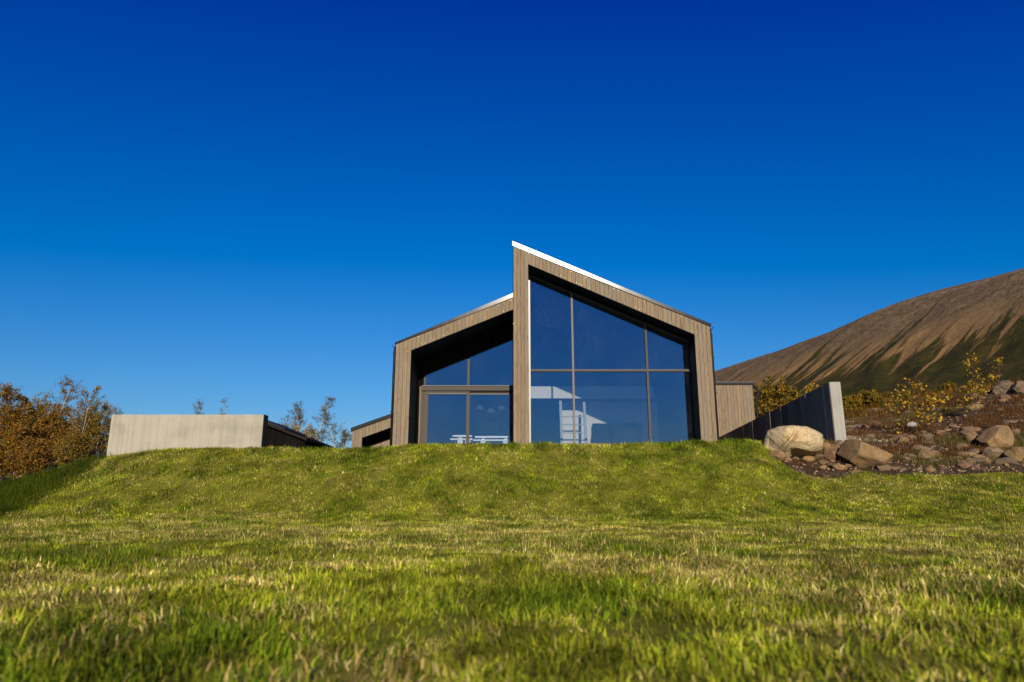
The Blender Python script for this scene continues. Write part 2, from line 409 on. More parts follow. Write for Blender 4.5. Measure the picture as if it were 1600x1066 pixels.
def grid_mesh(name, xs, ys, hf, mask, m, dz=0.0):
    X, Y = np.meshgrid(xs, ys); Z = hf(X, Y) + dz
    nx = len(xs); V = np.stack([X.ravel(), Y.ravel(), Z.ravel()], 1)
    I, J = np.meshgrid(np.arange(len(ys)-1), np.arange(nx-1), indexing='ij')
    xc = (X[:-1, :-1]+X[1:, 1:])/2; yc = (Y[:-1, :-1]+Y[1:, 1:])/2
    k = mask(xc, yc)
    b = (I*nx+J)[k]
    F = np.stack([b, b+1, b+nx+1, b+nx], 1)
    used = np.unique(F); re = -np.ones(len(V), int); re[used] = np.arange(len(used))
    return obj(name, V[used], re[F], m, None, True)
xs = np.arange(-26, 34.001, 0.19); ys = np.arange(-4, 33.001, 0.19)
lawn = grid_mesh('lawn', xs, ys, H, lambda x, y: ~in_bed(x, y), M['turf']); tag(lawn, kind='structure')
bed = grid_mesh('rockery_bed', xs, ys, H, lambda x, y: in_bed(x, y), M['soil']); tag(bed, kind='structure')
def Hfar(x, y):
    x = np.asarray(x, float); y = np.asarray(y, float)
    base = H0(x, np.minimum(y, 33.0)*np.ones_like(x))
    a = x/np.maximum(y, 1.0)
    # seen along one direction the ground behind keeps climbing towards the mountain on the right
    climb = np.clip((a-0.10)/0.45, 0, 1)
    z2 = np.where(y > 33, base + np.clip(y-33, 0, 300)*0.125*climb - np.clip(y-33, 0, 60)*0.03*(1-climb), base)
    return z2
gx = np.concatenate([[-6000, -2500, -1000, -400, -200], np.arange(-100, -27, 8.0), np.arange(-25.6, 33.5, 2.0), np.arange(34, 140, 6.0), [160, 200, 300, 500, 1000, 2500, 6000]])
gy = np.concatenate([[-6000, -2000, -600, -200, -60, -20], [-3.6, -1, 3, 7, 10], np.arange(12, 32.5, 2.0), [32.6], np.arange(36, 120, 5.0), [140, 170, 220, 300, 450, 800, 1800, 6000]])
ground = grid_mesh('ground', gx, gy, Hfar, lambda x, y: ~((x > -25.6) & (x < 32) & (y > -3.6) & (y < 32.6)), M['heath'], -0.04); tag(ground, kind='structure')

# mountain: a long scree slope falling to the left, its crest running away from us
THS = math.radians(50)     # gullies cut a little across the slope
TH = math.radians(74.1); SS, CC = math.sin(TH), math.cos(TH)
SC = 420.0; HC = 0.3395*SC
sA = np.concatenate([np.linspace(120, 440, 150), np.linspace(450, 900, 20)]); tA = np.concatenate([np.linspace(-1100, -770, 20), np.linspace(-760, -130, 360), np.linspace(-110, 600, 40)])
S_, T_ = np.meshgrid(sA, tA)
prof_s = [100, 165, 200, 380, 420, 470, 900]; prof_z = [10, 19, 35, HC-14, HC, HC+1.5, HC-20]
sfine = np.linspace(100, 900, 801); pz = np.interp(sfine, prof_s, prof_z); kk = np.hanning(43)[1:-1]; kk /= kk.sum()
pz = np.convolve(np.pad(pz, 20, mode='edge'), kk, 'valid')
Zm = np.interp(S_, sfine, pz)
on = np.clip((S_-180)/60, 0, 1)*np.clip((430-S_)/60, 0.15, 1)
Zm += (fbm(T_/70, S_/160, 31, 4)-0.5)*8*on
Tq = (S_*SS+T_*CC)*math.cos(THS) - (S_*CC-T_*SS)*math.sin(THS); Sq = (S_*SS+T_*CC)*math.sin(THS) + (S_*CC-T_*SS)*math.cos(THS)
rill = fbm(Tq/9 + (fbm(Tq/60, Sq/60, 35, 2)-0.5)*3, Sq/120, 33, 3)
Zm += (rill-0.5)*2.6*on*np.clip((340-S_)/60, 0.1, 1)
Zm += (fbm(T_/12, S_/12, 37, 3)-0.5)*1.6*on
# crest bulge seen to the right of the house
Zm += 6.5*np.exp(-((T_+372)/55)**2)*np.clip((S_-300)/100, 0, 1)
Xm = S_*SS + T_*CC; Ym = S_*CC - T_*SS
nt_ = len(sA)
Im, Jm = np.meshgrid(np.arange(len(tA)-1), np.arange(len(sA)-1), indexing='ij'); bm_ = (Im*nt_+Jm).ravel()
def mat_mountain():
    m, nt, out = newmat('mountain_scree')
    tc = nt.nodes.new('ShaderNodeTexCoord')
    rot = N(nt, 'ShaderNodeVectorRotate', rotation_type='Z_AXIS'); rot.inputs['Angle'].default_value = -(math.pi/2-TH)
    L(nt, tc.outputs['Object'], rot.inputs['Vector'])                  # x -> up the slope (s), y -> -t along it
    rot2 = N(nt, 'ShaderNodeVectorRotate', rotation_type='Z_AXIS'); rot2.inputs['Angle'].default_value = -(math.pi/2-THS)
    L(nt, tc.outputs['Object'], rot2.inputs['Vector'])
    def mp(sc):
        q = nt.nodes.new('ShaderNodeMapping'); q.inputs['Scale'].default_value = sc; L(nt, rot2.outputs[0], q.inputs[0]); return q.outputs[0]
    sep = nt.nodes.new('ShaderNodeSeparateXYZ'); L(nt, rot.outputs[0], sep.inputs[0])
    big = noise(nt, mp((1/260, 1/16, 0)), 1.0, 5, 0.6, 0.35)            # long tongues down the fall line
    fine = noise(nt, mp((1/70, 1/4.5, 0)), 1.0, 6, 0.65, 0.3)
    mott = noise(nt, mp((1/14, 1/14, 0)), 1.0, 7, 0.7)
    spk = noise(nt, mp((1/3.0, 1/3.0, 0)), 1.0, 4, 0.7)
    # vegetation line: plants reach up to s ~ 300 in tongues
    lim = N(nt, 'ShaderNodeMapRange'); lim.inputs[1].default_value = 205; lim.inputs[2].default_value = 352; lim.inputs[3].default_value = 1.0; lim.inputs[4].default_value = 0.0
    L(nt, sep.outputs[0], lim.inputs[0])
    ad = N(nt, 'ShaderNodeMath', operation='ADD'); L(nt, lim.outputs[0], ad.inputs[0])
    sb = N(nt, 'ShaderNodeMath', operation='MULTIPLY_ADD'); L(nt, big, sb.inputs[0]); sb.inputs[1].default_value = 2.4; sb.inputs[2].default_value = -1.2; L(nt, sb.outputs[0], ad.inputs[1])
    ad2 = N(nt, 'ShaderNodeMath', operation='MULTIPLY_ADD'); L(nt, fine, ad2.inputs[0]); ad2.inputs[1].default_value = 1.5; L(nt, ad.outputs[0], ad2.inputs[2])
    hv = N(nt, 'ShaderNodeMath', operation='MULTIPLY'); hv.inputs[1].default_value = 0.78; L(nt, ad2.outputs[0], hv.inputs[0])
    veg = ramp(nt, hv.outputs[0], [(0.84, 0.0), (0.97, 1.0)])
    scree = ramp(nt, mott, [(0.3, (0.095, 0.063, 0.032)), (0.55, (0.142, 0.095, 0.048)), (0.75, (0.19, 0.13, 0.070))])
    scree = mixc(nt, 1.0, scree, ramp(nt, spk, [(0.32, 0.5), (0.6, 1.45)]), 'MULTIPLY')
    tan = mixc(nt, ramp(nt, lim.outputs[0], [(0.1, 0.0), (0.6, 1.0)]), scree, (0.27, 0.155, 0.055))
    # a band of broken rock below the crest
    sw = N(nt, 'ShaderNodeMath', operation='MULTIPLY_ADD'); L(nt, mott, sw.inputs[0]); sw.inputs[1].default_value = 26; L(nt, sep.outputs[0], sw.inputs[2])
    band = N(nt, 'ShaderNodeMapRange'); band.inputs[1].default_value = 392; band.inputs[2].default_value = 400; L(nt, sw.outputs[0], band.inputs[0])
    band2 = N(nt, 'ShaderNodeMapRange'); band2.inputs[1].default_value = 410; band2.inputs[2].default_value = 403; L(nt, sw.outputs[0], band2.inputs[0])
    bb = N(nt, 'ShaderNodeMath', operation='MULTIPLY'); L(nt, band.outputs[0], bb.inputs[0]); L(nt, band2.outputs[0], bb.inputs[1])
    bc = ramp(nt, spk, [(0.4, (0.07, 0.055, 0.045)), (0.6, (0.36, 0.28, 0.20))])
    bbm = N(nt, 'ShaderNodeMath', operation='MULTIPLY'); L(nt, bb.outputs[0], bbm.inputs[0]); bbm.inputs[1].default_value = 0.55
    tan = mixc(nt, bbm.outputs[0], tan, bc)
    vc = ramp(nt, mott, [(0.3, (0.026, 0.028, 0.006)), (0.5, (0.046, 0.040, 0.009)), (0.7, (0.085, 0.050, 0.014))])
    vc = mixc(nt, 1.0, vc, ramp(nt, spk, [(0.3, 0.6), (0.65, 1.2)]), 'MULTIPLY')
    low = N(nt, 'ShaderNodeMapRange'); low.inputs[1].default_value = 200; low.inputs[2].default_value = 175; L(nt, sep.outputs[0], low.inputs[0])
    vc = mixc(nt, low.outputs[0], vc, (0.11, 0.062, 0.012))
    col = mixc(nt, veg, tan, vc)
    h = mixc(nt, 0.5, mott, spk)
    princ(nt, out, col, 0.95, normal=bump(nt, h, 0.9, 1.6), spec=0.05)
    return m
mountain = obj('mountain', np.stack([Xm.ravel(), Ym.ravel(), Zm.ravel()], 1), np.stack([bm_, bm_+nt_, bm_+nt_+1, bm_+1], 1), mat_mountain(), None, True)
tag(mountain, kind='structure')

# ------------------------------------------------------------------ house
F0 = 18.6                     # front of the cladding
FL = 1.5                      # floor level
YG_L = F0 + 1.64; YG_R = F0 + 0.70
YB = F0 + 11.5
house = empty('house', (1.1, F0, TER), 'timber clad house with two unequal roof slopes and large gable windows on the grassy bank', 'house')
def line(p1, p2, Y):
    a = P(*p1, Y); b = P(*p2, Y)
    k = (b.z-a.z)/(b.x-a.x)
    return lambda x: a.z + k*(x-a.x)
XL0 = XP(615, 640, F0); XL1 = XP(640, 620, F0); XP0 = XP(802, 540, F0); XP1 = XP(826, 550, F0); XR0 = XP(1090, 600, F0); XR1 = XP(1115, 600, F0)
topL = line((620.3, 537.5), (802, 465.4), F0); botL = line((641.2, 548), (802, 483.3), F0)
topR = line((802.5, 385.5), (1108.7, 510), F0); botR = line((825, 412.6), (1084.8, 522.6), F0)
PT = 0.024
def plank_run(parent, x0, x1, top, bot, yf, m, width=0.115, thick=PT, name='plank', seed=0):
    r = random.Random(seed)
    n = max(1, round((x1-x0)/width)); w = [(0.85+0.3*r.random()) for _ in range(n)]; t = sum(w); x = x0
    for k in range(n):
        xe = x + (x1-x0)*w[k]/t; g = 0.0035; dy = r.uniform(0, 0.007)
        a, b = x+g, xe-g
        MB().prism([(a, bot(a)), (b, bot(b)), (b, top(b)), (a, top(a))], yf-dy, yf+thick).build(name, m, parent)
        x = xe
gz = lambda x: TER-0.05
fl = MB().prism([(XL0+.02, gz(0)), (XL1-.02, gz(0)), (XL1-.02, botL(XL1)+.02), (XP0, botL(XP0)+.02), (XP0, topL(XP0)-.01), (XL0+.02, topL(XL0)-.01)], F0+PT, F0+PT+0.12).build('gable_wall', M['backing'], house)
plank_run(fl, XL0, XL1, topL, gz, F0, M['wood'], seed=1)
plank_run(fl, XL1, XP0, topL, botL, F0, M['wood'], seed=2)
fr = MB().prism([(XP0+.02, gz(0)), (XP1-.02, gz(0)), (XP1-.02, botR(XP1)+.02), (XR0+.02, botR(XR0)+.02), (XR0+.02, gz(0)), (XR1-.02, gz(0)), (XR1-.02, topR(XR1)-.01), (XP0+.02, topR(XP0)-.01)], F0+PT, F0+PT+0.12).build('gable_wall', M['backing'], house)
plank_run(fr, XP0+.003, XP1, topR, gz, F0-0.012, M['wood'], seed=3)
plank_run(fr, XP1, XR0, topR, botR, F0, M['wood'], seed=4)
plank_run(fr, XR0, XR1, topR, gz, F0, M['wood'], seed=5)
# nail heads on the cladding
nl = MB()
for _ in range(40):
    x = random.uniform(XL0, XR1)
    if x < XP0: tp, bt = topL(x), (botL(x) if x > XL1 else 1.9)
    else: tp, bt = topR(x), (botR(x) if XP1 < x < XR0 else 1.9)
    z = random.choice([tp-0.05, bt+0.05]) if (bt > 2) else random.choice([2.3, 3.3, 3.9, 4.6, 5.4, 6.1])
    if z > tp-0.03: continue
    nl.box(x-.0045, x+.0045, F0-0.022, F0, z-.0045, z+.0045)
tag(nl.build('nail_heads', M['steel'], house), kind='stuff')

# roofs: sheet on a deck, flashing along the front edge in lengths
def roof(x0, x1, top, bot, nseg, t0, t1):
    TT = lambda x: t0 + (t1-t0)*(x-x0)/(x1-x0)
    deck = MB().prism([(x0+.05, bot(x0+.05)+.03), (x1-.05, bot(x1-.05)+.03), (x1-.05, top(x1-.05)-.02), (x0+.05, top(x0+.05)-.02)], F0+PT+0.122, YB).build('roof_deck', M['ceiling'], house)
    sheet = MB().prism([(x0-.02, top(x0-.02)+.0), (x1+.02, top(x1+.02)+.0), (x1+.02, top(x1+.02)+TT(x1)-.01), (x0-.02, top(x0-.02)+TT(x0)-.01)], F0+0.012, YB+0.05).build('roof_sheet', M['roof'], house)
    n = 9
    for k in range(1, n):     # standing seams
        x = x0 + (x1-x0)*k/n
        MB().bar((x, F0+0.02, top(x)+TT(x)+0.008), (x, YB, top(x)+TT(x)+0.008), 0.012, 0.035).build('roof_seam', M['roof'], sheet)
    for k in range(nseg):
        a = x0-.035 + (x1-x0+.07)*k/nseg; b = x0-.035 + (x1-x0+.07)*(k+1)/nseg
        o = 0.004*(k % 2)
        MB().prism([(a, top(a)+.004), (b, top(b)+.004), (b, top(b)+TT(b)), (a, top(a)+TT(a))], F0-0.035-o, F0+0.010).add(
            [(a, F0-0.035-o, top(a)+TT(a)), (b, F0-0.035-o, top(b)+TT(b)), (b, F0+0.12, top(b)+TT(b)+.006), (a, F0+0.12, top(a)+TT(a)+.006), (a, F0-0.035-o, top(a)+TT(a)+.012), (b, F0-0.035-o, top(b)+TT(b)+.012), (b, F0+0.12, top(b)+TT(b)+.018), (a, F0+0.12, top(a)+TT(a)+.018)], BOXF).build('roof_flashing', M['zinc'], house)
roof(XL0, XP0-.04, topL, botL, 4, .045, .125)
roof(XP0+.01, XR1, topR, botR, 4, .135, .075)

# outer walls
MB().box(XL0, XL0+0.2, F0+PT+0.122, YB, TER-.1, botL(XL0)+.35).build('side_wall', M['wood_black'], house)
MB().box(XR1-0.2, XR1, F0+PT+0.122, YB, TER-.1, botR(XR1)+.35).build('side_wall', M['wood_black'], house)
MB().prism([(XP0+.02, topL(XP0)-.3), (XP0+.14, topL(XP0)-.3), (XP0+.14, topR(XP0)-.03), (XP0+.02, topR(XP0)-.03)], F0+PT+0.122, YB).build('clerestory_wall', M['wood_black'], house)
MB().box(XP0-.088, XP0+.018, F0+PT+0.123, YB-.01, botL(XP0)-.02, topL(XP0)-.05).build('valley_beam', M['wood_black'], house)
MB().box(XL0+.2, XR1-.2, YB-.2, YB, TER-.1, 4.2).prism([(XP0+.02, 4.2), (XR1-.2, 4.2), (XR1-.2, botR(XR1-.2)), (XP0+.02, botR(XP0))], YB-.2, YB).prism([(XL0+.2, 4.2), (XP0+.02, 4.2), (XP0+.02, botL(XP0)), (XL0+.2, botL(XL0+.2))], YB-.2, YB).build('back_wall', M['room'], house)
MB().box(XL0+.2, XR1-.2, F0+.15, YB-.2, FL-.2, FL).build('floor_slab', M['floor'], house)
# inner linings (white paint, darkened for the dim interior) of the rooms
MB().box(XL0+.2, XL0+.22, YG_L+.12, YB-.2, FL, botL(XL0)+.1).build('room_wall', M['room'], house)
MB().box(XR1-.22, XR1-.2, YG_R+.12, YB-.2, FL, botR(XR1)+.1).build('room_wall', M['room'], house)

# left recess: black soffit boards, black jamb boards, brown fascia above the glass
XLi = XL1
n = 14
for k in range(n):
    a = XLi + (XP0-XLi)*k/n + .004; b = XLi + (XP0-XLi)*(k+1)/n - .004
    MB().prism([(a, botL(a)), (b, botL(b)), (b, botL(b)+.02), (a, botL(a)+.02)], F0+PT+.002, YG_L+.1).build('soffit_board', M['wood_black'], house)
for k in range(13):
    y0 = F0+PT+.002 + (YG_L-F0-PT-.05)*k/13; y1 = F0+PT+.002 + (YG_L-F0-PT-.05)*(k+1)/13
    MB().box(XLi-.022, XLi, y0+.004, y1-.004, TER, botL(XLi)).build('jamb_board', M['wood_black'], house)
MB().box(XP0-.012, XP0+.02, F0+PT+.002, YG_L, TER, botL(XP0)).build('pillar_side', M['wood_black'], house)
gTopL = line((667.5, 586), (802, 531), YG_L)
nb = 20; x0 = XLi; x1 = XP0-.012
for k in range(nb):
    a = x0 + (x1-x0)*k/nb+.003; b = x0 + (x1-x0)*(k+1)/nb-.003
    MB().prism([(a, max(gTopL(a)+.02, 3.75)), (b, max(gTopL(b)+.02, 3.75)), (b, botL(b)-.002), (a, botL(a)-.002)], YG_L-.05, YG_L-.03).build('fascia_board', M['wood_brown'], house)
# right recess
n = 20
for k in range(n):
    a = XP1 + (XR0-XP1)*k/n + .004; b = XP1 + (XR0-XP1)*(k+1)/n - .004
    MB().prism([(a, botR(a)), (b, botR(b)), (b, botR(b)+.02), (a, botR(a)+.02)], F0+PT+.002, YG_R+.1).build('soffit_board', M['wood_black'], house)
for k in range(5):
    y0 = F0+PT+.002 + (YG_R-F0-PT)*k/5; y1 = F0+PT+.002 + (YG_R-F0-PT)*(k+1)/5
    MB().box(XR0, XR0+.022, y0+.004, y1-.004, TER, botR(XR0)).build('jamb_board', M['wood_black'], house)
    MB().box(XP1-.022, XP1, y0+.004, y1-.004, TER, botR(XP1)).build('jamb_board', M['wood_black'], house)

# --- big gable window (right)
win = MB()
gTopR = line((828.7, 433), (1077, 536.5), YG_R)
wx0 = XP(826.2, 560, YG_R); wx1 = XP(1083.5, 600, YG_R); m1 = XP(895.2, 575, YG_R); m2 = XP(1011.5, 590, YG_R)
ztr = ZP(579.5, YG_R); FW = 0.055; FD = 0.11
wz0 = FL-.02
def bot_c(z): return lambda x: z
def stile(x, w, top, z0, parent, m, yg, dy=0.0, name='mullion', d=FD):
    return MB().prism([(x-w/2, z0), (x+w/2, z0), (x+w/2, top(x+w/2)), (x-w/2, top(x-w/2))], yg-d/2-dy, yg+d/2-dy).build(name, m, parent)
wfr = MB().prism([(wx0, gTopR(wx0)-.0), (wx1, gTopR(wx1)-.0), (wx1, gTopR(wx1)+.06), (wx0, gTopR(wx0)+.06)], YG_R-.05, YG_R+.05).build('window_head', M['frame'], house)
MB().prism([(XP1+.001, gTopR(XP1)+.062), (XR0-.001, gTopR(XR0)+.062), (XR0-.001, botR(XR0)-.002), (XP1+.001, botR(XP1)-.002)], YG_R-.02, YG_R+.02).build('head_panel', M['wood_black'], house)
stile(wx0+.022, .05, gTopR, wz0, house, M['frame_pale'], YG_R, 0.012, 'window_jamb')
stile(wx1-.03, .06, gTopR, wz0, house, M['frame'], YG_R, 0.0, 'window_jamb')
stile(m1, FW, gTopR, wz0, house, M['frame_light'], YG_R, 0.02)  # lighter copy of the frame; sunlight on this mullion put into its colour
stile(m2, FW, gTopR, wz0, house, M['frame'], YG_R, 0.01)
MB().box(wx1+.012, wx1+.045, YG_R-.03, YG_R+.02, TER, gTopR(wx1)+.02).build('trim_board', M['wood'], house)
MB().box(wx1+.047, XR0-.001, YG_R+.0, YG_R+.03, TER, botR(XR0)-.05).build('jamb_panel', M['wood_black'], house)
xs_ = [wx0+.047, m1-FW/2, m1+FW/2, m2-FW/2, m2+FW/2, wx1-.06]
for k in range(3):
    a, b = xs_[2*k], xs_[2*k+1]
    MB().box(a, b, YG_R-.055, YG_R+.045, ztr-.03, ztr+.03).build('transom', M['frame'], house)
    MB().box(a, b, YG_R-.06, YG_R-.056, ztr+.018, ztr+.03).build('transom_bead', M['frame_light'], house)
    MB().box(a, b, YG_R-.05, YG_R+.04, wz0-.02, wz0+.06).build('window_sill', M['frame'], house)
    tlt = random.uniform(-0.004, 0.004)
    e = 0.002
    MB().prism([(a+e, ztr+.032), (b-e, ztr+.032), (b-e, gTopR(b)-.002), (a+e, gTopR(a)-.002)], YG_R-.004, YG_R+.004).build('window_pane', M['glass'], house)
    MB().box(a+e, b-e, YG_R-.004, YG_R+.004, wz0+.062, ztr-.032).build('window_pane', M['glass'], house)

# --- left window above sliding doors
lx0 = XP(661, 650, YG_L); lx1 = XP0-.013; lm = XP(732, 600, YG_L)
zt = ZP(604.5, YG_L)
MB().box(lx0, lx1, YG_L-.06, YG_L+.06, zt-.035, zt+.03).build('transom', M['frame'], house)
MB().box(lx0-.05, lx1, YG_L-.085, YG_L-.061, zt+.004, zt+.03).build('transom_bead', M['frame_light'], house)
stile(lm, .07, gTopL, zt+.031, house, M['frame'], YG_L, 0.012)
MB().prism([(lx0, gTopL(lx0)-.0), (lx1, gTopL(lx1)-.0), (lx1, gTopL(lx1)+.05), (lx0, gTopL(lx0)+.05)], YG_L-.028, YG_L+.03).build('window_head', M['frame'], house)
xa = lx0+.06
MB().prism([(xa, zt+.032), (lm-.037, zt+.032), (lm-.037, gTopL(lm-.037)-.002), (xa, gTopL(xa)-.002)], YG_L-.004, YG_L+.004).build('window_pane', M['glass'], house)
MB().prism([(lm+.037, zt+.032), (lx1-.002, zt+.032), (lx1-.002, gTopL(lx1)-.002), (lm+.037, gTopL(lm+.037)-.002)], YG_L-.004, YG_L+.004).build('window_pane', M['glass'], house)
MB().box(lx0-.0, lx0+.058, YG_L-.05, YG_L+.05, TER, gTopL(lx0+.03)).build('window_jamb', M['frame'], house)
MB().box(lx0-.11, lx0-.07, YG_L-.09, YG_L-.052, TER, zt+.0).build('trim_board', M['wood'], house)
MB().box(lx0-.068, lx0-.002, YG_L-.07, YG_L-.01, TER, zt+.0).build('door_frame', M['frame'], house)
MB().box(XLi+.002, lx0-.002, YG_L-.008, YG_L+.05, TER, zt+.6).build('jamb_panel', M['wood_black'], house)
MB().box(lx0-.07, lx1, YG_L-.11, YG_L-.062, zt-.13, zt-.036).build('door_head', M['frame'], house)
dz1 = zt-.15
def door(x0, x1, y, name, handle):
    d = MB().box(x0, x0+.09, y-.03, y+.03, FL, dz1).box(x1-.09, x1, y-.03, y+.03, FL, dz1).box(x0+.09, x1-.09, y-.03, y+.03, dz1-.085, dz1).box(x0+.09, x1-.09, y-.03, y+.03, FL, FL+.1).build('sliding_door', M['frame'], house)
    MB().box(x0+.09, x1-.09, y-.034, y-.031, dz1-.085, dz1-.06).build('door_bead', M['frame_light'], d)
    MB().box(x0+.092, x1-.092, y-.006, y+.006, FL+.102, dz1-.087).build('door_pane', M['glass'], d)
    if handle:
        MB().box(x1-.055, x1-.03, y-.07, y-.03, FL+.95, FL+1.2).build('door_handle', M['black_metal'], d)
door(lx0+.062, lm+.045, YG_L-.055, 'a', False)
door(lm-.04, lx1-.004, YG_L+.02, 'b', True)
MB().box(lm-.04, lx1, YG_L-.06, YG_L-.04, dz1-.01, dz1+.02).build('door_track', M['black_metal'], house)

# --- inside: loft, partition, ceiling over the left room
YP = F0+6.25
lz1 = ZP(604, YP-.85); lz0 = ZP(622.5, YP-.85)
MB().box(.4, 5.0, YP-.85, YP-.79, lz0, lz1).build('loft_front', M['plaster'], house)
MB().box(.4, 5.3, YP-.788, YB-.25, lz0, lz0+.15).build('loft_floor', M['ceiling'], house)
px0 = XP(876, 670, YP)
MB().box(px0, XR1-.25, YP, YP+.12, FL, lz0-.002).build('partition_wall', M['plaster'], house)
MB().box(.02, .16, F0+3.3, YB-.25, FL, botR(.1)-.05).build('room_divider', M['room'], house)

# gutters and downpipes on the house corners
def gutter_pipe(x, sgn, ztop, y, name='downpipe'):
    p = MB().tube([(x+sgn*.03, y, ztop), (x+sgn*.06, y, ztop-.15), (x+sgn*.05, y, ztop-.3), (x+sgn*.05, y, TER)], .04, 8).build(name, M['black_metal'], house, True)
    for z in (ztop-.8, ztop-1.8):
        MB().box(x-.005, x+sgn*.1 if sgn > 0 else x+.005, y-.05, y+.05, z-.012, z+.012).build('pipe_clip', M['black_metal'], p) if sgn > 0 else MB().box(x-.1, x+.005, y-.05, y+.05, z-.012, z+.012).build('pipe_clip', M['black_metal'], p)
zgl = topL(XL0); zgr = topR(XR1)
gutter_pipe(XL0, -1, zgl-.08, F0+.12)
gutter_pipe(XR1, 1, zgr-.08, F0+.12)
for (x, sgn, z) in ((XL0, -1, zgl), (XR1, 1, zgr)):
    prof = [(0, 0.02), (sgn*.015, -.07), (sgn*.06, -.085), (sgn*.105, -.05), (sgn*.13, .0), (sgn*.122, .002), (sgn*.1, -.04), (sgn*.06, -.072), (sgn*.022, -.06), (sgn*.008, .02)]
    pts = [(x+a, z+b) for a, b in prof]
    if sgn > 0: pts = pts[::-1]
    MB().prism(pts[::-1] if sgn > 0 else pts, F0+.03, YB).build('gutter', M['black_metal'], house)

# --- annex to the right, set back
YA = 27.0
an = empty('annex', (XP(1148, 680, YA), YA, TER), 'low timber clad annex with flat black roof edge set back beside the house', 'annex')
ax0 = XR1+.003; ax1 = XP(1178.5, 640, YA); azt = ZP(601.5, YA)
aw = MB().box(ax0, ax1, YA+PT, YA+4, TER, azt).build('wall', M['wood_black'], an)
plank_run(aw, ax0, ax1, lambda x: azt, lambda x: TER, YA, M['wood'], 0.125, seed=8)
MB().box(ax0, ax1+.08, YA-.05, YA+4.05, azt+.002, azt+.10).build('roof_edge', M['black_metal'], an)
MB().box(ax0, ax1+.05, YA+.02, YA+4.0, azt+.102, azt+.13).build('roof_sheet', M['roof'], an)
g = MB().box(ax1+.002, ax1+.12, YA-.02, YA+4, azt-.12, azt-.002).build('gutter', M['black_metal'], an)
pz_ = azt-.1
MB().tube([(ax1+.06, YA-.01, pz_+.05), (ax1+.12, YA-.03, pz_-.02), (ax1+.20, YA-.03, pz_-.14), (ax1+.20, YA-.03, pz_-.26), (ax1+.10, YA-.03, pz_-.42), (ax1+.09, YA-.03, pz_-.6), (ax1+.09, YA-.03, TER+.4)], .05, 10).build('downpipe', M['black_metal'], an, True)

# --- left annex with the same gable frame, further back
YN = 26.0
ln = empty('small_gable_annex', (XP(585, 690, YN), YN, TER), 'small timber annex with sloping black roof edge left of the house', 'annex')
nx0 = XP(550, 680, YN); nx1 = XP(566, 680, YN); nx2 = XP(618, 670, YN)
tN = line((550, 674), (612, 652), YN); bN = line((566, 684), (612, 667.5), YN)
nb_ = MB().prism([(nx0+.02, TER), (nx1-.01, TER), (nx1-.01, bN(nx1)+.01), (nx2, bN(nx2)+.01), (nx2, tN(nx2)-.01), (nx0+.02, tN(nx0)-.01)], YN+PT, YN+.15).build('gable_wall', M['backing'], ln)
plank_run(nb_, nx0, nx1, tN, lambda x: TER, YN, M['wood'], .125, seed=11)
plank_run(nb_, nx1, nx2, tN, bN, YN, M['wood'], .125, seed=12)
MB().prism([(nx0-.05, tN(nx0-.05)+.003), (nx2, tN(nx2)+.003), (nx2, tN(nx2)+.14), (nx0-.05, tN(nx0-.05)+.14)], YN-.05, YN+5).build('roof_sheet', M['black_metal'], ln)
MB().box(nx0, nx0+.15, YN+.152, YN+5, TER-.2, tN(nx0)).build('side_wall', M['wood_black'], ln)
bw = MB().box(nx1, nx2, YN+1.6, YN+1.7, TER, bN(nx2)+.1).build('recess_wall', M['wood_black'], ln)
tri = line((585, 693), (612, 684.5), YN+.9)
MB().prism([(XP(580, 690, YN+.9), 1.2), (nx2, 1.2), (nx2, tri(nx2)), (XP(580, 690, YN+.9), tri(XP(580, 690, YN+.9)))], YN+.9, YN+1.0).build('balustrade', M['wood'], ln)

# --- dark shed behind the concrete wall
YS = 25.0
sh = empty('shed', (XP(445, 690, YS), YS, 1.3), 'low black shed with lean-to roof behind the left concrete wall', 'shed')
s0 = XP(395, 690, YS); s1 = XP(478, 690, YS); tS = line((415, 663), (478, 687.5), YS)
wv = MB().prism([(s0, .9), (s1-.05, .9), (s1-.05, tS(s1)-.02), (s0, tS(s0)-.02)], YS+.1, YS+3.5).build('wall', M['wood_black'], sh)
plank_run(wv, s0, s1-.05, lambda x: tS(x)-.03, lambda x: .9, YS+.075, M['wood_black'], .14, seed=21)
MB().prism([(s0-.1, tS(s0-.1)-.02), (s1+.05, tS(s1+.05)-.02), (s1+.05, tS(s1+.05)+.07), (s0-.1, tS(s0-.1)+.07)], YS-.1, YS+3.7).build('roof', M['wood_brown'], sh)
MB().prism([(s0-.1, tS(s0-.1)+.072), (XP(446, 670, YS), tS(XP(446, 670, YS))+.072), (XP(446, 670, YS), tS(XP(446, 670, YS))+.12), (s0-.1, tS(s0-.1)+.15)], YS-.12, YS+3.7).build('roof_cap', M['black_metal'], sh)

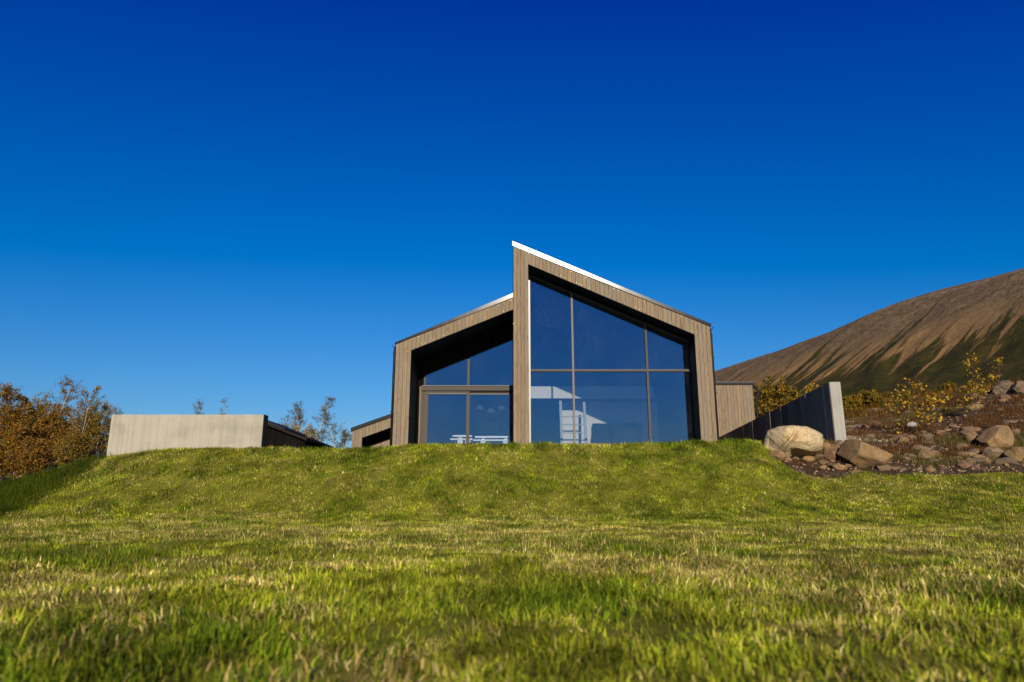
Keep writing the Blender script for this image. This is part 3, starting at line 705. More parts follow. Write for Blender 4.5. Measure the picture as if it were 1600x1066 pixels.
# --- concrete walls
YW = 18.0
wl0 = XP(174, 655, YW); wl1 = XP(411, 660, YW)
zw = ZP(648, YW)
cw = empty('concrete_wall', ((wl0+wl1)/2, YW, 1.2), 'long pale board-marked concrete retaining wall left of the house', 'wall')
MB().box(wl0, wl1, YW, YW+.30, .6, zw).build('wall_body', M['concrete'], cw)
MB().box(wl1+.002, wl1+.022, YW-.004, YW+.296, .6, zw+.004).build('end_shade_strip', M['backing'], cw)  # dark strip standing in for the shade on this end of the wall
def wallobj():
    near = P(1300.5, 640, 18.2); far = P(1122, 683, 26.5)
    zt_n = ZP(597.5, 18.2); zt_f = ZP(684, 26.5)
    d = Vector((far.x-near.x, far.y-near.y, 0)).normalized(); nrm = Vector((-d.y, d.x, 0))
    if nrm.x < 0: nrm = -nrm
    th = .27
    a = Vector((near.x, near.y, 0)); b = Vector((far.x, far.y, 0))
    c = empty('sloping_concrete_wall', (a.x, a.y, 2.0), 'dark grey sloping concrete wall with pale end running back beside the boulder', 'wall')
    V = []
    for (p, z) in ((a, zt_n), (b, zt_f)):
        for q in (p, p+Vector((th, -.02, 0))):
            V += [(q.x, q.y, .8), (q.x, q.y, z)]
    # 0 a-left-bot 1 a-left-top 2 a-right-bot 3 a-right-top 4.. b
    F = [(0, 1, 5, 4)[::-1], (2, 3, 7, 6), (1, 3, 7, 5)[::-1], (0, 2, 6, 4), (0, 1, 3, 2), (4, 5, 7, 6)[::-1]]
    MB().add(V, F).build('wall_body', M['concrete_dark'], c)
    nbd = 22; rb = random.Random(4); Ls = (b-a).length; out = Vector((-nrm.x, -nrm.y, 0)); f0 = .0
    ws = [rb.uniform(.75, 1.25) for _ in range(nbd)]; tw = sum(ws)
    for k in range(nbd):
        f1 = f0 + ws[k]/tw; g0, g1 = f0*Ls+.006, f1*Ls-.006; th_ = rb.uniform(.006, .020)
        V = []
        for o_ in (.0015, th_):
            for g_ in (g0, g1):
                q = a + d*g_ + out*o_; zt_ = zt_n + (zt_f-zt_n)*g_/Ls
                V += [(q.x, q.y, .85), (q.x, q.y, zt_-.006)]
        MB().add(V, [(0, 1, 3, 2), (4, 6, 7, 5), (1, 5, 7, 3), (0, 2, 6, 4), (0, 4, 5, 1), (2, 3, 7, 6)]).build('board', M['board_dark'], c)
        f0 = f1
    e = [a+Vector((-.004, -.02, 0)), a+Vector((th+.004, -.04, 0)), a+Vector((th+.004, -.022, 0)), a+Vector((-.004, -.002, 0))]
    V = [(p.x, p.y, .8) for p in e] + [(p.x, p.y, zt_n+.004) for p in e]
    MB().add(V, BOXF).build('end_face', M['concrete_end'], c)
wallobj()

# ------------------------------------------------------------------ things inside the house
def ladder():
    x0 = XP(877, 660, YP-1.2); x1 = XP(914.5, 660, YP-1.2)
    t = empty('loft_ladder', ((x0+x1)/2, YP-1.0, FL), 'pale wooden loft ladder standing inside the tall right window', 'ladder')
    yb, yt = YP-1.6, YP-.9; ztop = ZP(627, yt); ztop2 = ZP(629, yt)
    for x, zt2 in ((x0, ztop), (x1, ztop2)):
        MB().bar((x, yb, FL), (x, yt, zt2), .09, .09, (0, 1, 0)).build('stile', M['ladder'], t)
    for py in (650, 663, 676.5, 688, 700, 712):
        z = ZP(py, (yb+yt)/2); f = (z-FL)/(ztop-FL); y = yb+(yt-yb)*f
        if f < 0.03: continue
        MB().bar((x0+.03, y, z), (x1-.03, y, z), .05, .03).build('rung', M['ladder'], t)
ladder()
def sofa():
    x0 = XP(929, 675, YP-.8); x1 = XP(1009, 675, YP-.8); y0 = YP-1.0; y1 = YP-.15; zb = ZP(661, YP-.5)
    t = empty('sofa', ((x0+x1)/2, YP-.5, FL), 'dark navy high-backed sofa inside the right window beside the ladder', 'sofa')
    MB().box(x0+.18, x1-.18, y0, y1-.2, FL+.12, FL+.45).build('seat', M['dark_fabric'], t)
    MB().box(x0, x1, y1-.2, y1, FL+.12, zb).build('backrest', M['dark_fabric'], t)
    MB().box(x0, x0+.17, y0, y1-.21, FL+.12, zb-.25).build('armrest', M['dark_fabric'], t)
    MB().box(x1-.17, x1, y0, y1-.21, FL+.12, zb-.25).build('armrest', M['dark_fabric'], t)
    for x in (x0+.08, x1-.08):
        for y in (y0+.08, y1-.08): MB().box(x-.03, x+.03, y-.03, y+.03, FL, FL+.118).build('leg', M['black_metal'], t)
sofa()
def spot_lamp():
    c = P(967, 627, YG_R+1.6)
    zc = botR(c.x)
    t = empty('pendant_lamp', (c.x, c.y, c.z), 'small dark hanging lamp with white bulb behind the middle right pane', 'lamp')
    MB().tube([(c.x+.55, c.y+.1, botR(c.x+.55)), (c.x+.30, c.y+.05, c.z+.42), (c.x+.06, c.y, c.z+.06)], .006, 6).build('cord', M['black_metal'], t)
    MB().lathe([(.02, .07), (.05, .06), (.11, .0), (.105, .0), (.045, .05)], c, 16).build('shade', M['dark_fabric'], t, True)
    MB().lathe([(0, -.012), (.03, -.006), (.042, .012), (.03, .03), (0, .035)], c, 12).build('bulb', M['white'], t, True)
spot_lamp()
for k, (px, py, lab) in enumerate([(750, 641, 'left one of three pale dome lamps hanging behind the sliding door'), (767, 645.5, 'lowest, middle one of three pale dome lamps behind the sliding door'), (785, 641, 'right one of three pale dome lamps hanging behind the sliding door')]):
    c = P(px, py, YG_L+2.4)
    t = empty('dome_lamp', c, lab, 'lamp', 'dome lamps over the table')
    MB().lathe([(.02, .16), (.06, .15), (.12, .09), (.155, .0), (.15, .0), (.11, .085), (.05, .14)], c, 20).build('shade', M['room'], t, True)
    MB().tube([(c.x, c.y, c.z+.155), (c.x, c.y, botL(c.x))], .006, 6).build('cord', M['black_metal'], t)
def table(px0, px1, pyt, Y, label, taper=0.0, second=True):
    x0, x1 = XP(px0, pyt, Y), XP(px1, pyt, Y); z = ZP(pyt, Y)
    t = empty('table', ((x0+x1)/2, Y+.3, FL), label, 'table', 'white tables behind the sliding doors')
    MB().prism([(x0+taper, z-.05), (x1, z-.05), (x1, z), (x0+taper*.4, z), (x0, z-.03)], Y, Y+.8).build('tabletop', M['white'], t)
    if second: MB().box(x0-.05, x1+.02, Y+.02, Y+.82, z-.14, z-.10).build('shelf', M['white'], t)
    for x in (x0+.25, x1-.12):
        for y in (Y+.05, Y+.7):
            MB().box(x-.08, x+.08, y, y+.07, FL, z-.141 if second else z-.051).build('leg', M['white'], t)
            if second: MB().box(x-.05, x+.05, y+.01, y+.06, z-.099, z-.051).build('shelf_support', M['white'], t)
table(706, 737, 680, YG_L+.5, 'white table with pointed left end behind the left sliding door', .12)
table(742, 796, 681.5, YG_L+.5, 'white table with shelf under its top behind the right sliding door', 0)
def wall_unit():
    c = P(763, 669, YB-1.2); t = empty('louvred_unit', (c.x, c.y, FL), 'pale slatted unit on the far wall seen through the right sliding door', 'shelf unit')
    w = XP(780, 669, YB-1.2)-c.x
    MB().box(c.x-w, c.x+w, c.y+.05, c.y+.35, FL, c.z+.25).build('carcass', M['ceiling'], t)
    for k in range(5): MB().box(c.x-w+.02, c.x+w-.02, c.y, c.y+.048, c.z-.2+.085*k, c.z-.16+.085*k).build('slat', M['white'], t)
wall_unit()

# ------------------------------------------------------------------ rocks
def ico(sub):
    t = (1+5**.5)/2
    V = [(-1,t,0),(1,t,0),(-1,-t,0),(1,-t,0),(0,-1,t),(0,1,t),(0,-1,-t),(0,1,-t),(t,0,-1),(t,0,1),(-t,0,-1),(-t,0,1)]
    F = [(0,11,5),(0,5,1),(0,1,7),(0,7,10),(0,10,11),(1,5,9),(5,11,4),(11,10,2),(10,7,6),(7,1,8),(3,9,4),(3,4,2),(3,2,6),(3,6,8),(3,8,9),(4,9,5),(2,4,11),(6,2,10),(8,6,7),(9,8,1)]
    V = [np.array(v, float)/np.linalg.norm(v) for v in V]
    for _ in range(sub):
        c = {}; F2 = []
        def mid(a, b):
            k = (min(a, b), max(a, b))
            if k not in c:
                m_ = V[a]+V[b]; V.append(m_/np.linalg.norm(m_)); c[k] = len(V)-1
            return c[k]
        for a, b, d in F:
            ab, bd, da = mid(a, b), mid(b, d), mid(d, a)
            F2 += [(a, ab, da), (b, bd, ab), (d, da, bd), (ab, bd, da)]
        F = F2
    return np.array(V), np.array(F)
ICO = {k: ico(k) for k in (0, 1, 2, 3, 4, 5)}
def rock_shape(r, sub=3, cuts=9, sharp=0.1, lump=0.12):
    V, F = ICO[sub]; V = V.copy()
    for _ in range(cuts):
        n = r.normal(size=3); n /= np.linalg.norm(n); d = r.uniform(0.55, 0.88)
        h = V@n - d
        k = np.clip(h, 0, None)
        V -= np.outer(k*(1-sharp), n)
    ph = r.uniform(0, 100, 3)
    n1 = fbm(V[:, 0]*1.6+ph[0]+V[:, 2], V[:, 1]*1.6+ph[1]-V[:, 2], 41, 4) - .5
    n2 = fbm(V[:, 0]*5+ph[1]+V[:, 2]*3, V[:, 1]*5+ph[2]-V[:, 2]*4, 43, 3) - .5
    V *= (1 + lump*2*n1 + .07*n2)[:, None]
    V -= (V.max(0)+V.min(0))/2; V /= (V.max(0)-V.min(0))/2
    return V, F
def rock(px, py, w, h, Y, m, label, seed, sub=3, sink=0.25, name='rock', group=None, cuts=9, rot=None, depth=None, sharp=0.1, planes=()):
    """rock whose visible bounding box centre is at pixel (px,py), w x h pixels"""
    r = np.random.default_rng(seed)
    V, F = rock_shape(r, sub, cuts, sharp)
    for n_, d_ in planes:
        n_ = np.array(n_, float); n_ /= np.linalg.norm(n_); V = V - np.outer(np.clip(V@n_-d_, 0, None)*.93, n_)
    if rot:
        c, s = math.cos(rot), math.sin(rot); x = V[:, 0]*c - V[:, 2]*s; z = V[:, 0]*s + V[:, 2]*c; V[:, 0] = x; V[:, 2] = z
    V -= (V.max(0)+V.min(0))/2; V /= (V.max(0)-V.min(0))/2
    # rest it where the sight line through its foot meets the ground
    yy = np.arange(15.0, 31.5, .05); uu = (px-800)/FPX; vv = (533-py-h/2)/FPX; tt_ = yy/(CP-vv*SP)
    hit = np.nonzero(H(uu*tt_, yy) >= CAMZ + tt_*(SP+vv*CP))[0]
    if len(hit): Y = float(yy[hit[0]]) + .10
    c = P(px, py, Y); wm = (XP(px+w/2, py, Y)-XP(px-w/2, py, Y))/2; hm = (ZP(py-h/2, Y)-ZP(py+h/2, Y))/2
    zt = c.z + hm; g = float(H(c.x, Y)); zb = min(c.z-hm, g-0.02) - hm*sink
    dm = depth if depth else (wm*0.5+hm*0.4)
    W = V*np.array([wm, dm, (zt-zb)/2]) + np.array([c.x, Y, (zt+zb)/2])
    root = obj(name, W - np.array([c.x, Y, g]), F, m, None, True)
    root.location = (c.x, Y, g)
    return tag(root, label, 'rock', group)

def boulder():
    r = np.random.default_rng(5)
    Y = 16.6
    V, F = ICO[5]; V = V.copy()
    # squared-off body: flat bevelled faces, deep cleft on the left third, undercut below
    for n, d, k in [((0.15, -1, .25), .62, .92), ((.95, -.5, -.1), .80, .9), ((-.9, -.5, .05), .78, .92), ((.55, -.35, .75), .80, .7), ((-.5, -.2, .85), .82, .7), ((.0, -.1, 1), .80, .8), ((.1, -.8, -.65), .62, .9), ((-.6, -.75, -.35), .74, .8), ((0, 1, 0), .8, .9), ((1, 0, -.5), .85, .9)]:
        n = np.array(n, float); n /= np.linalg.norm(n); h = np.clip(V@n-d, 0, None); V -= np.outer(h*k*.78, n)
    x, y, z = V.T
    n1 = fbm(x*1.4+z+3, y*1.4-z+7, 51, 4)-.5; n2 = fbm(x*4.5+z*2+9, y*4.5-z*4+1, 53, 4)-.5
    V *= (1 + .14*n1 + .07*n2)[:, None]
    x, y, z = V.T
    # cleft running down from the top left, curving
    cx = -.38 + .16*np.sin(z*3.0) + .08*z
    cl = np.exp(-((x-cx)/.075)**2)*np.clip((.62-z)*2.2, 0, 1)*(y < 0)
    V[:, 1] += .26*cl
    left = np.clip((cx-x)*6, 0, 1)*(y < 0)*np.clip((.5-z), 0, 1)
    V[:, 1] += .08*left
    # slanting ledge: the lower right half is undercut
    led = np.clip((-.45 - .10*np.sin(x*4) - z)*6, 0, 1)*(y < .1)*np.clip((x+.45)*3, 0, 1)
    V[:, 1] += .30*led
    # saddle between the two humps on top
    V[:, 2] -= .09*np.exp(-((x-.12)/.10)**2)*np.clip(z, 0, 1) + .10*np.clip((x-.15), 0, 1)*np.clip(z, 0, 1)
    V -= (V.max(0)+V.min(0))/2; V /= (V.max(0)-V.min(0))/2
    c = P(1240.5, 690, Y); wm = (XP(1285, 690, Y)-XP(1196, 690, Y))/2; zt = ZP(663.5, Y); zb = ZP(722, Y)
    g = float(H(c.x, Y))
    W = V*np.array([wm, .62, (zt-zb)/2]) + np.array([c.x, Y, (zt+zb)/2])
    o = obj('boulder', W-np.array([c.x, Y, g]), F, M['rock_pale'], None, True); o.location = (c.x, Y, g)
    tag(o, 'largest boulder, pale and rounded with a dark cleft, at the lawn corner', 'rock')
boulder()
T_, G_, R_ = M['rock_tan'], M['rock_grey'], M['rock_red']
rl = [
 (1352, 708, 74, 44, 16.35, T_, 'big triangular tan boulder right of the pale boulder', 101, 4),
 (1213, 711, 27, 16, 16.05, T_, 'tan stone wedged under the left end of the pale boulder', 102, 3),
 (1303, 708, 34, 19, 16.5, R_, 'reddish speckled rock left of the triangular boulder', 103, 4),
 (1290, 698, 17, 14, 16.9, T_, 'small yellowish stone touching the right end of the pale boulder', 104, 3),
 (1310, 693, 16, 11, 17.2, G_, 'small grey pointed stone below the pale wall end', 105, 3),
 (1326, 695, 20, 11, 17.0, R_, 'brown stone tucked behind the top of the triangular boulder', 106, 3),
 (1278, 713, 18, 8, 16.2, G_, 'flat grey stone under the right end of the pale boulder', 107, 3),
 (1243, 717, 12, 7, 15.95, G_, 'small flat stone in the bare soil below the pale boulder', 108, 3),
 (1228, 719, 16, 8, 15.9, T_, 'small tan stone at the grass edge under the pale boulder', 109, 3),
 (1452, 710, 38, 18, 16.4, T_, 'smooth tan loaf-shaped rock in the middle of the rockery', 110, 4),
 (1434, 700, 24, 10, 16.9, T_, 'flat slab just above the loaf-shaped tan rock', 111, 3),
 (1426, 713, 18, 9, 16.5, G_, 'small stone left of the loaf-shaped tan rock', 112, 3),
 (1553, 683, 48, 37, 17.4, T_, 'large knobbly tan boulder near the right edge', 113, 4),
 (1552, 708, 32, 20, 16.6, G_, 'blocky grey rock below the knobbly boulder', 114, 4),
 (1592, 711, 36, 26, 16.5, T_, 'squarish rock cut off by the right edge of the picture', 115, 4),
 (1587, 676, 20, 12, 17.8, T_, 'rounded stone right of the knobbly boulder', 116, 3),
 (1518, 685, 17, 18, 17.3, T_, 'upright egg-shaped stone left of the knobbly boulder', 117, 3),
 (1507, 677, 11, 8, 17.6, T_, 'small round stone above the egg-shaped stone', 118, 3),
 (1424, 665, 17, 11, 18.6, M['concrete_end'], 'whitish stone below the yellow-leaved sapling', 119, 3),
 (1470, 677, 18, 10, 18.0, R_, 'brown stone right below the yellow-leaved sapling', 120, 3),
 (1410, 688, 20, 11, 17.6, T_, 'tan stone pair up-left of the flat slab, left one', 121, 3),
 (1424, 684, 15, 9, 17.7, G_, 'tan stone pair up-left of the flat slab, right one', 122, 3),
 (1568, 605, 34, 22, 25.0, G_, 'large rounded boulder on the top of the bank', 123, 4),
 (1592, 606, 28, 22, 25.6, G_, 'rounded boulder on the bank top cut by the right edge', 124, 4),
 (1572, 621, 20, 10, 23.0, R_, 'reddish stone below the boulders on the bank top', 125, 3),
 (1369, 643, 36, 10, 23.5, T_, 'long flat tan stone on the gravel behind the pale wall end', 126, 3),
 (1520, 620, 24, 12, 23.0, G_, 'grey stone on the bank among orange-leaved twigs', 127, 3),
 (1523, 637, 28, 11, 21.5, T_, 'flat stone under the orange-leaved twigs', 128, 3),
 (1461, 641, 24, 12, 21.5, R_, 'brown stone behind the yellow-leaved sapling', 129, 3),
 (1524, 708, 22, 14, 16.6, G_, 'grey rock left of the blocky rock', 130, 3),
 (1503, 722, 14, 7, 15.9, T_, 'small flat tan stone on the dark soil, left of its twin', 131, 3),
 (1518, 722, 13, 6, 15.9, T_, 'small flat tan stone on the dark soil, right of its twin', 132, 3),
 (1545, 721, 13, 7, 15.9, G_, 'small stone in front of the blocky grey rock', 133, 3),
 (1573, 727, 9, 7, 15.7, T_, 'small pale stone at the lawn edge near the right border', 134, 3),
 (1375, 729, 22, 8, 15.8, R_, 'flat pinkish stone in front of the triangular boulder', 135, 3),
 (1338, 737, 26, 5, 15.6, T_, 'low stone ridge at the lawn edge below the triangular boulder', 136, 3),
 (1466, 622, 20, 9, 24.0, G_, 'grey stone high on the bank above the brown stone', 137, 3),
 (1400, 672, 16, 8, 18.6, T_, 'small tan stone left of the whitish stone', 138, 3),
 (1440, 676, 14, 9, 18.0, R_, 'small reddish stone just right of the whitish stone', 139, 3),
]
for (px, py, w, h, Y, m, lab, sd, sub) in rl:
    rock(px, py, w, h, Y, m, lab, sd, sub, cuts=14 if w > 25 else 10, sharp=.03, planes={101: (((.55, -.1, .85), .30), ((-.95, -.25, .30), .62), ((.1, -1, .2), .6)), 113: (((-.75, -.2, .65), .5), ((.3, -1, .2), .6))}.get(sd, ()))
rr = np.random.default_rng(77)
ZONE = [(15.7, 17.0, 'near the lawn edge'), (17.0, 19.5, 'half way up the rockery'), (19.5, 24.5, 'high on the rockery bank')]
for placed in range(168):
    zn = ZONE[placed % 3]; ck = (placed//3) % 3
    while True:
        Y = rr.uniform(zn[0], zn[1]); x = rr.uniform(.42, .82)*Y
        if inpoly(np.array([x]), np.array([Y-.35]), BEDXY)[0]: break
    sz = .05 + .15*rr.random()**1.7
    V, F = rock_shape(rr, 1 if sz < .075 else 2, 9, .03)
    g = float(H(x, Y)); W = V*np.array([sz*rr.uniform(.9, 1.7), sz, sz*rr.uniform(.5, .85)]) + np.array([0, 0, sz*.04])
    th = rr.uniform(0, 6.28); W = W@np.array([[math.cos(th), math.sin(th), 0], [-math.sin(th), math.cos(th), 0], [0, 0, 1]])
    o = obj('stone', W, F, [T_, G_, R_][ck], None, True); o.location = (x, Y, g)
    cn = ['tan', 'grey', 'reddish'][ck]
    tag(o, f'small {cn} loose stone half sunk in soil {zn[2]}', 'stone', f'small {cn} stones {zn[2]}')

# gravel and pebbles
def pebbles(name, n, poly_f, a0, a1, y0, y1, smin, smax, palette, seed):
    r = np.random.default_rng(seed); Vb, Fb = ICO[0]; Y = r.uniform(y0, y1, n*3); X = r.uniform(a0, a1, n*3)*Y
    k = poly_f(X, Y); X = X[k][:n]; Y = Y[k][:n]; m = len(X); Z = H(X, Y)
    s = smin + (smax-smin)*r.random(m)**3
    sc = s[:, None]*r.uniform(.6, 1.3, (m, 3))*np.array([1, 1, .7])
    B = Vb[None]*(1+r.uniform(-.25, .25, (m, 12, 1)))
    V = B*sc[:, None, :] + np.stack([X, Y, Z+s*.1], 1)[:, None]
    F = (Fb[None] + (np.arange(m)*12)[:, None, None]).reshape(-1, 3)
    pal = np.array(palette); c = pal[r.integers(0, len(pal), m)]*r.uniform(.7, 1.25, (m, 1))
    return obj(name, V.reshape(-1, 3), F, M['stone_small'], None, False, np.repeat(c, 12, 0))
pe = pebbles('gravel', 5000, lambda x, y: in_bed(x, y) & (fbm(x*1.2, y*1.2, 61, 3) > .43), .37, .85, 15.2, 24, .012, .055, [(.13, .08, .045), (.22, .14, .08), (.08, .05, .03), (.28, .19, .11), (.06, .035, .02)], 63)
tag(pe, 'brown gravel and pebbles strewn over the rockery soil', 'gravel', kind='stuff')
pe = pebbles('grey_gravel', 5000, lambda x, y: fbm(x*.8, y*.8, 65, 2) > .3, .47, .56, 18.6, 27, .02, .07, [(.20, .15, .10), (.26, .20, .14), (.14, .10, .07), (.34, .27, .19)], 67)
tag(pe, 'grey gravel patch behind the pale end of the sloping wall', 'gravel', kind='stuff')

# ------------------------------------------------------------------ grass, heath
def blades(name, X, Y, length, width, colr, m, seed, nseg=2, lean=0.6, zoff=0.0, hf=H):
    r = np.random.default_rng(seed); n = len(X); Z = hf(X, Y) - .004 + zoff
    az = r.uniform(0, 2*np.pi, n); ld = r.uniform(0, 2*np.pi, n); ln = (r.random(n)**.8*lean*1.3).clip(0, 1.75)
    # clumps lean together
    cl = fbm(X*2.2, Y*2.2, seed+5, 2)*4*np.pi; ld = np.where(r.random(n) < .35, cl + r.normal(0, .6, n), ld)
    side = np.stack([np.cos(az), np.sin(az), np.zeros(n)], 1)*(width/2)[:, None]
    dirh = np.stack([np.cos(ld), np.sin(ld), np.zeros(n)], 1)
    up = np.array([0, 0, 1.0])
    base = np.stack([X, Y, Z], 1)
    d1 = dirh*np.sin(ln*.55)[:, None] + up*np.cos(ln*.55)[:, None]
    d2 = dirh*np.sin(ln*1.35)[:, None] + up*np.cos(ln*1.35)[:, None]
    if nseg == 2:
        mid = base + d1*(length*.55)[:, None]; tip = mid + d2*(length*.45)[:, None]
        V = np.stack([base-side, base+side, mid-side*.8, mid+side*.8, tip], 1).reshape(-1, 3)
        b = np.arange(n)*5
        F = np.concatenate([np.stack([b, b+1, b+3], 1), np.stack([b, b+3, b+2], 1), np.stack([b+2, b+3, b+4], 1)])
        c = np.repeat(colr, 5, 0)
    else:
        tip = base + (d1*.5+d2*.5)*length[:, None]
        V = np.stack([base-side, base+side, tip], 1).reshape(-1, 3)
        b = np.arange(n)*3; F = np.stack([b, b+1, b+2], 1); c = np.repeat(colr, 3, 0)
    return obj(name, V, F, m, None, False, c)
GREEN = np.array([(.150, .192, .008), (.192, .230, .010), (.246, .270, .014), (.100, .142, .007)])
STRAW = np.array([(.50, .40, .12), (.42, .34, .085), (.58, .46, .18), (.32, .21, .06)])
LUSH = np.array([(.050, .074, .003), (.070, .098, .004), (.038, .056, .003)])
def lawn_cols(X, Y, r):
    n = len(X)
    p1 = fbm(X*.55+4, Y*.55, 71, 3); p2 = fbm(X*2.1, Y*2.1, 73, 3); p3 = fbm(X*.9, Y*.9+30, 75, 3)
    amt = np.interp(Y, [0, 5, 9, 13, 18], [1.0, 1.0, .75, .5, .55])
    st = np.clip(((p1-.45)*2.0 + (p2-.48)*2.4 + .42)*amt, .06, .75)
    p4 = fbm(X*2.6+50, Y*1.7, 77, 3); p5 = fbm(X*7, Y*7, 78, 2)
    crest = np.clip((Y-15.2)/1.2, 0, 1)*(Y > 15)
    lu = np.clip((p3-.52)*4 + (p4-.52)*4.5 + (p5-.5)*2 - .22 + .30*crest, 0, .9)
    lu = lu + .10*np.sin(X*5.2+.4*np.sin(Y))*np.clip((Y-13)/1.0, 0, 1)   # mower passes up and down the bank
    lu = np.clip(lu*np.interp(Y, [0, 11, 14, 18], [1, 1, 1.5, 1.6]), 0, .92)
    u = r.random(n); c = GREEN[r.integers(0, 4, n)].copy()
    k = u < st; c[k] = STRAW[r.integers(0, 4, k.sum())]
    mid = (~k) & (r.random(n) < .45); c[mid] = c[mid]*.55 + np.array([.34, .30, .03])*.5
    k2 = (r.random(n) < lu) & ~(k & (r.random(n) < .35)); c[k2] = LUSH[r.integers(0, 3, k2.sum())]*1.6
    pale = np.interp(Y, [0, 9, 13, 18], [1, 1, .85, .85])[:, None]; c = np.where(k[:, None], c*pale, c)
    return c*np.where(Y > 11, r.uniform(.4, 1.22, n), r.uniform(.4, 1.45, n))[:, None]*np.clip(1+1.5*(fbm(X*3.1, Y*3.1+9, 79, 3)-.5), .45, 1.5)[:, None]*np.clip(1+1.5*(p5-.5), .4, 1.6)[:, None]*np.interp(Y, [0, 9, 13.5, 18], [1.18, 1.15, 1.30, 1.36])[:, None], lu, k  # sunlight on the bank slope and dark gaps between blades put into colour
def scatter(n, y0, y1, a, r, pw=1.0):
    b = 2.4/a   # a margin to both sides
    Y = np.sqrt(r.uniform((y0+b)**2, (y1+b)**2, n))-b; X = r.uniform(-1, 1, n)*(a*Y+2.4); return X, Y
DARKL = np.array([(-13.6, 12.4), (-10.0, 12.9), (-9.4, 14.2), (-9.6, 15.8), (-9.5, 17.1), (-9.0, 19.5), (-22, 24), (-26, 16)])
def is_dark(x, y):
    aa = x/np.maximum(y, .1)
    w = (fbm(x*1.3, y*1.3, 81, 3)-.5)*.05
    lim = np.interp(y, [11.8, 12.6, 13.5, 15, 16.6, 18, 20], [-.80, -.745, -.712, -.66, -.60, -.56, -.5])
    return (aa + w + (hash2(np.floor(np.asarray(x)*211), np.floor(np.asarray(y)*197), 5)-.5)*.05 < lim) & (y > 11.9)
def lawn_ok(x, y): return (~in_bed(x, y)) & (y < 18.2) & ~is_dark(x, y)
r = np.random.default_rng(11)
for nm, n, y0, y1, a, l0, l1, w, ns, sd, lab in [
    ('near_grass', 310000, .6, 5.0, .86, .022, .062, .0055, 2, 201, 'mown grass of the lawn nearest to the camera'),
    ('middle_grass', 450000, 5.0, 11.0, .82, .024, .055, .0070, 1, 202, 'mown grass across the middle of the lawn'),
    ('bank_grass', 520000, 11.0, 18.2, .80, .028, .062, .0140, 1, 203, 'mown grass on the bank below the house')]:
    X, Y = scatter(n, y0, y1, a, r); k = lawn_ok(X, Y) & (r.random(n) < np.clip((fbm(X*4.3, Y*4.3, 93, 3)-np.interp(Y, [0, 10, 14], [.30, .30, .16]))*5, .15, 1)); X, Y = X[k], Y[k]
    c, lu, stw = lawn_cols(X, Y, r); n_ = len(X)
    ln_ = r.uniform(l0, l1, n_)*(1+.6*lu)*(.7+.6*fbm(X*1.5, Y*1.5, 91, 2)); tall = r.random(n_) < .006; ln_[tall] *= r.uniform(1.4, 2.4, tall.sum()); ln_ *= 1 + .7*np.exp(-((Y-16.8)/.45)**2)*fbm(X*3, Y*3, 92, 2)
    w = w*np.where(r.random(n_) < .04, 2.0, 1.0)
    tag(blades(nm, X, Y, ln_, w*r.uniform(.6, 1.3, n_), c, M['blade'], sd, ns, np.where(stw, 1.5, 1.0)), lab, 'grass', kind='stuff')
# long grass on the left flank of the bank, slope shade put into its colour
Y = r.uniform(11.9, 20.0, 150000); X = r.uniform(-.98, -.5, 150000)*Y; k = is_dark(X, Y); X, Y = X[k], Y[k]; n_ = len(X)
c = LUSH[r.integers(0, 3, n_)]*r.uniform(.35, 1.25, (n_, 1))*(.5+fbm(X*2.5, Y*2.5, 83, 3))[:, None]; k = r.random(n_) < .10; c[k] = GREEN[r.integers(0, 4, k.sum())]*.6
tag(blades('long_grass', X, Y, r.uniform(.07, .24, n_)*(.5+fbm(X*2, Y*2, 84, 2)), .010*r.uniform(.6, 1.3, n_), c, M['blade'], 207, 1, 1.0), 'long green unmown grass on the left flank of the bank, slope shade put into its colour', 'grass', kind='stuff')
# heather and dead stalks between the stones
Y = r.uniform(15.4, 26, 260000); X = r.uniform(.37, .86, 260000)*Y
p = fbm(X*1.1, Y*1.1, 95, 3); front = np.clip((Y-15.9)/1.2, .02, 1)
k = in_bed(X, Y) & (r.random(len(X)) < np.clip((p-.36)*5, 0, 1)*front); X, Y, p = X[k], Y[k], p[k]; n_ = len(X)
HE = np.array([(.095, .040, .014), (.13, .056, .018), (.05, .024, .012), (.17, .085, .024), (.075, .050, .012), (.13, .036, .016)])
c = HE[r.integers(0, 6, n_)]*r.uniform(.6, 1.3, (n_, 1))
gk = fbm(X*.8+9, Y*.8, 97, 3) > .58; c[gk] = c[gk]*.35 + np.array([.085, .085, .018])*.8
k = r.random(n_) < .05; c[k] = np.array([.30, .22, .11])
tag(blades('heather', X, Y, r.uniform(.05, .20, n_), .012*r.uniform(.6, 1.3, n_), c, M['dry'], 209, 1, .9), 'brown heather and dead grass between the rockery stones', 'heather', kind='stuff')
# rough yellow heath behind the rockery up to the foot of the mountain
def hsel(x, y): return np.where(y < 32.6, H(x, y), Hfar(x, y)-.04)
Y = r.uniform(24, 90, 120000); X = r.uniform(.28, .86, 120000)*Y
k = ((Y > 27) | (X/Y > .56)); X, Y = X[k], Y[k]; n_ = len(X)
HY = np.array([(.13, .062, .008), (.08, .045, .008), (.055, .042, .008), (.17, .085, .010)])
c = HY[r.integers(0, 4, n_)]*r.uniform(.5, 1.2, (n_, 1))*(.45+1.1*fbm(X*.35, Y*.2, 98, 3))[:, None]
tag(blades('rough_heath', X, Y, r.uniform(.12, .5, n_)*(.3+1.2*fbm(X*.3, Y*.3, 99, 3)), .05*r.uniform(.6, 1.3, n_), c, M['dry'], 211, 1, .7, hf=hsel), 'yellow-brown rough heath at the foot of the mountain', 'heath', kind='stuff')

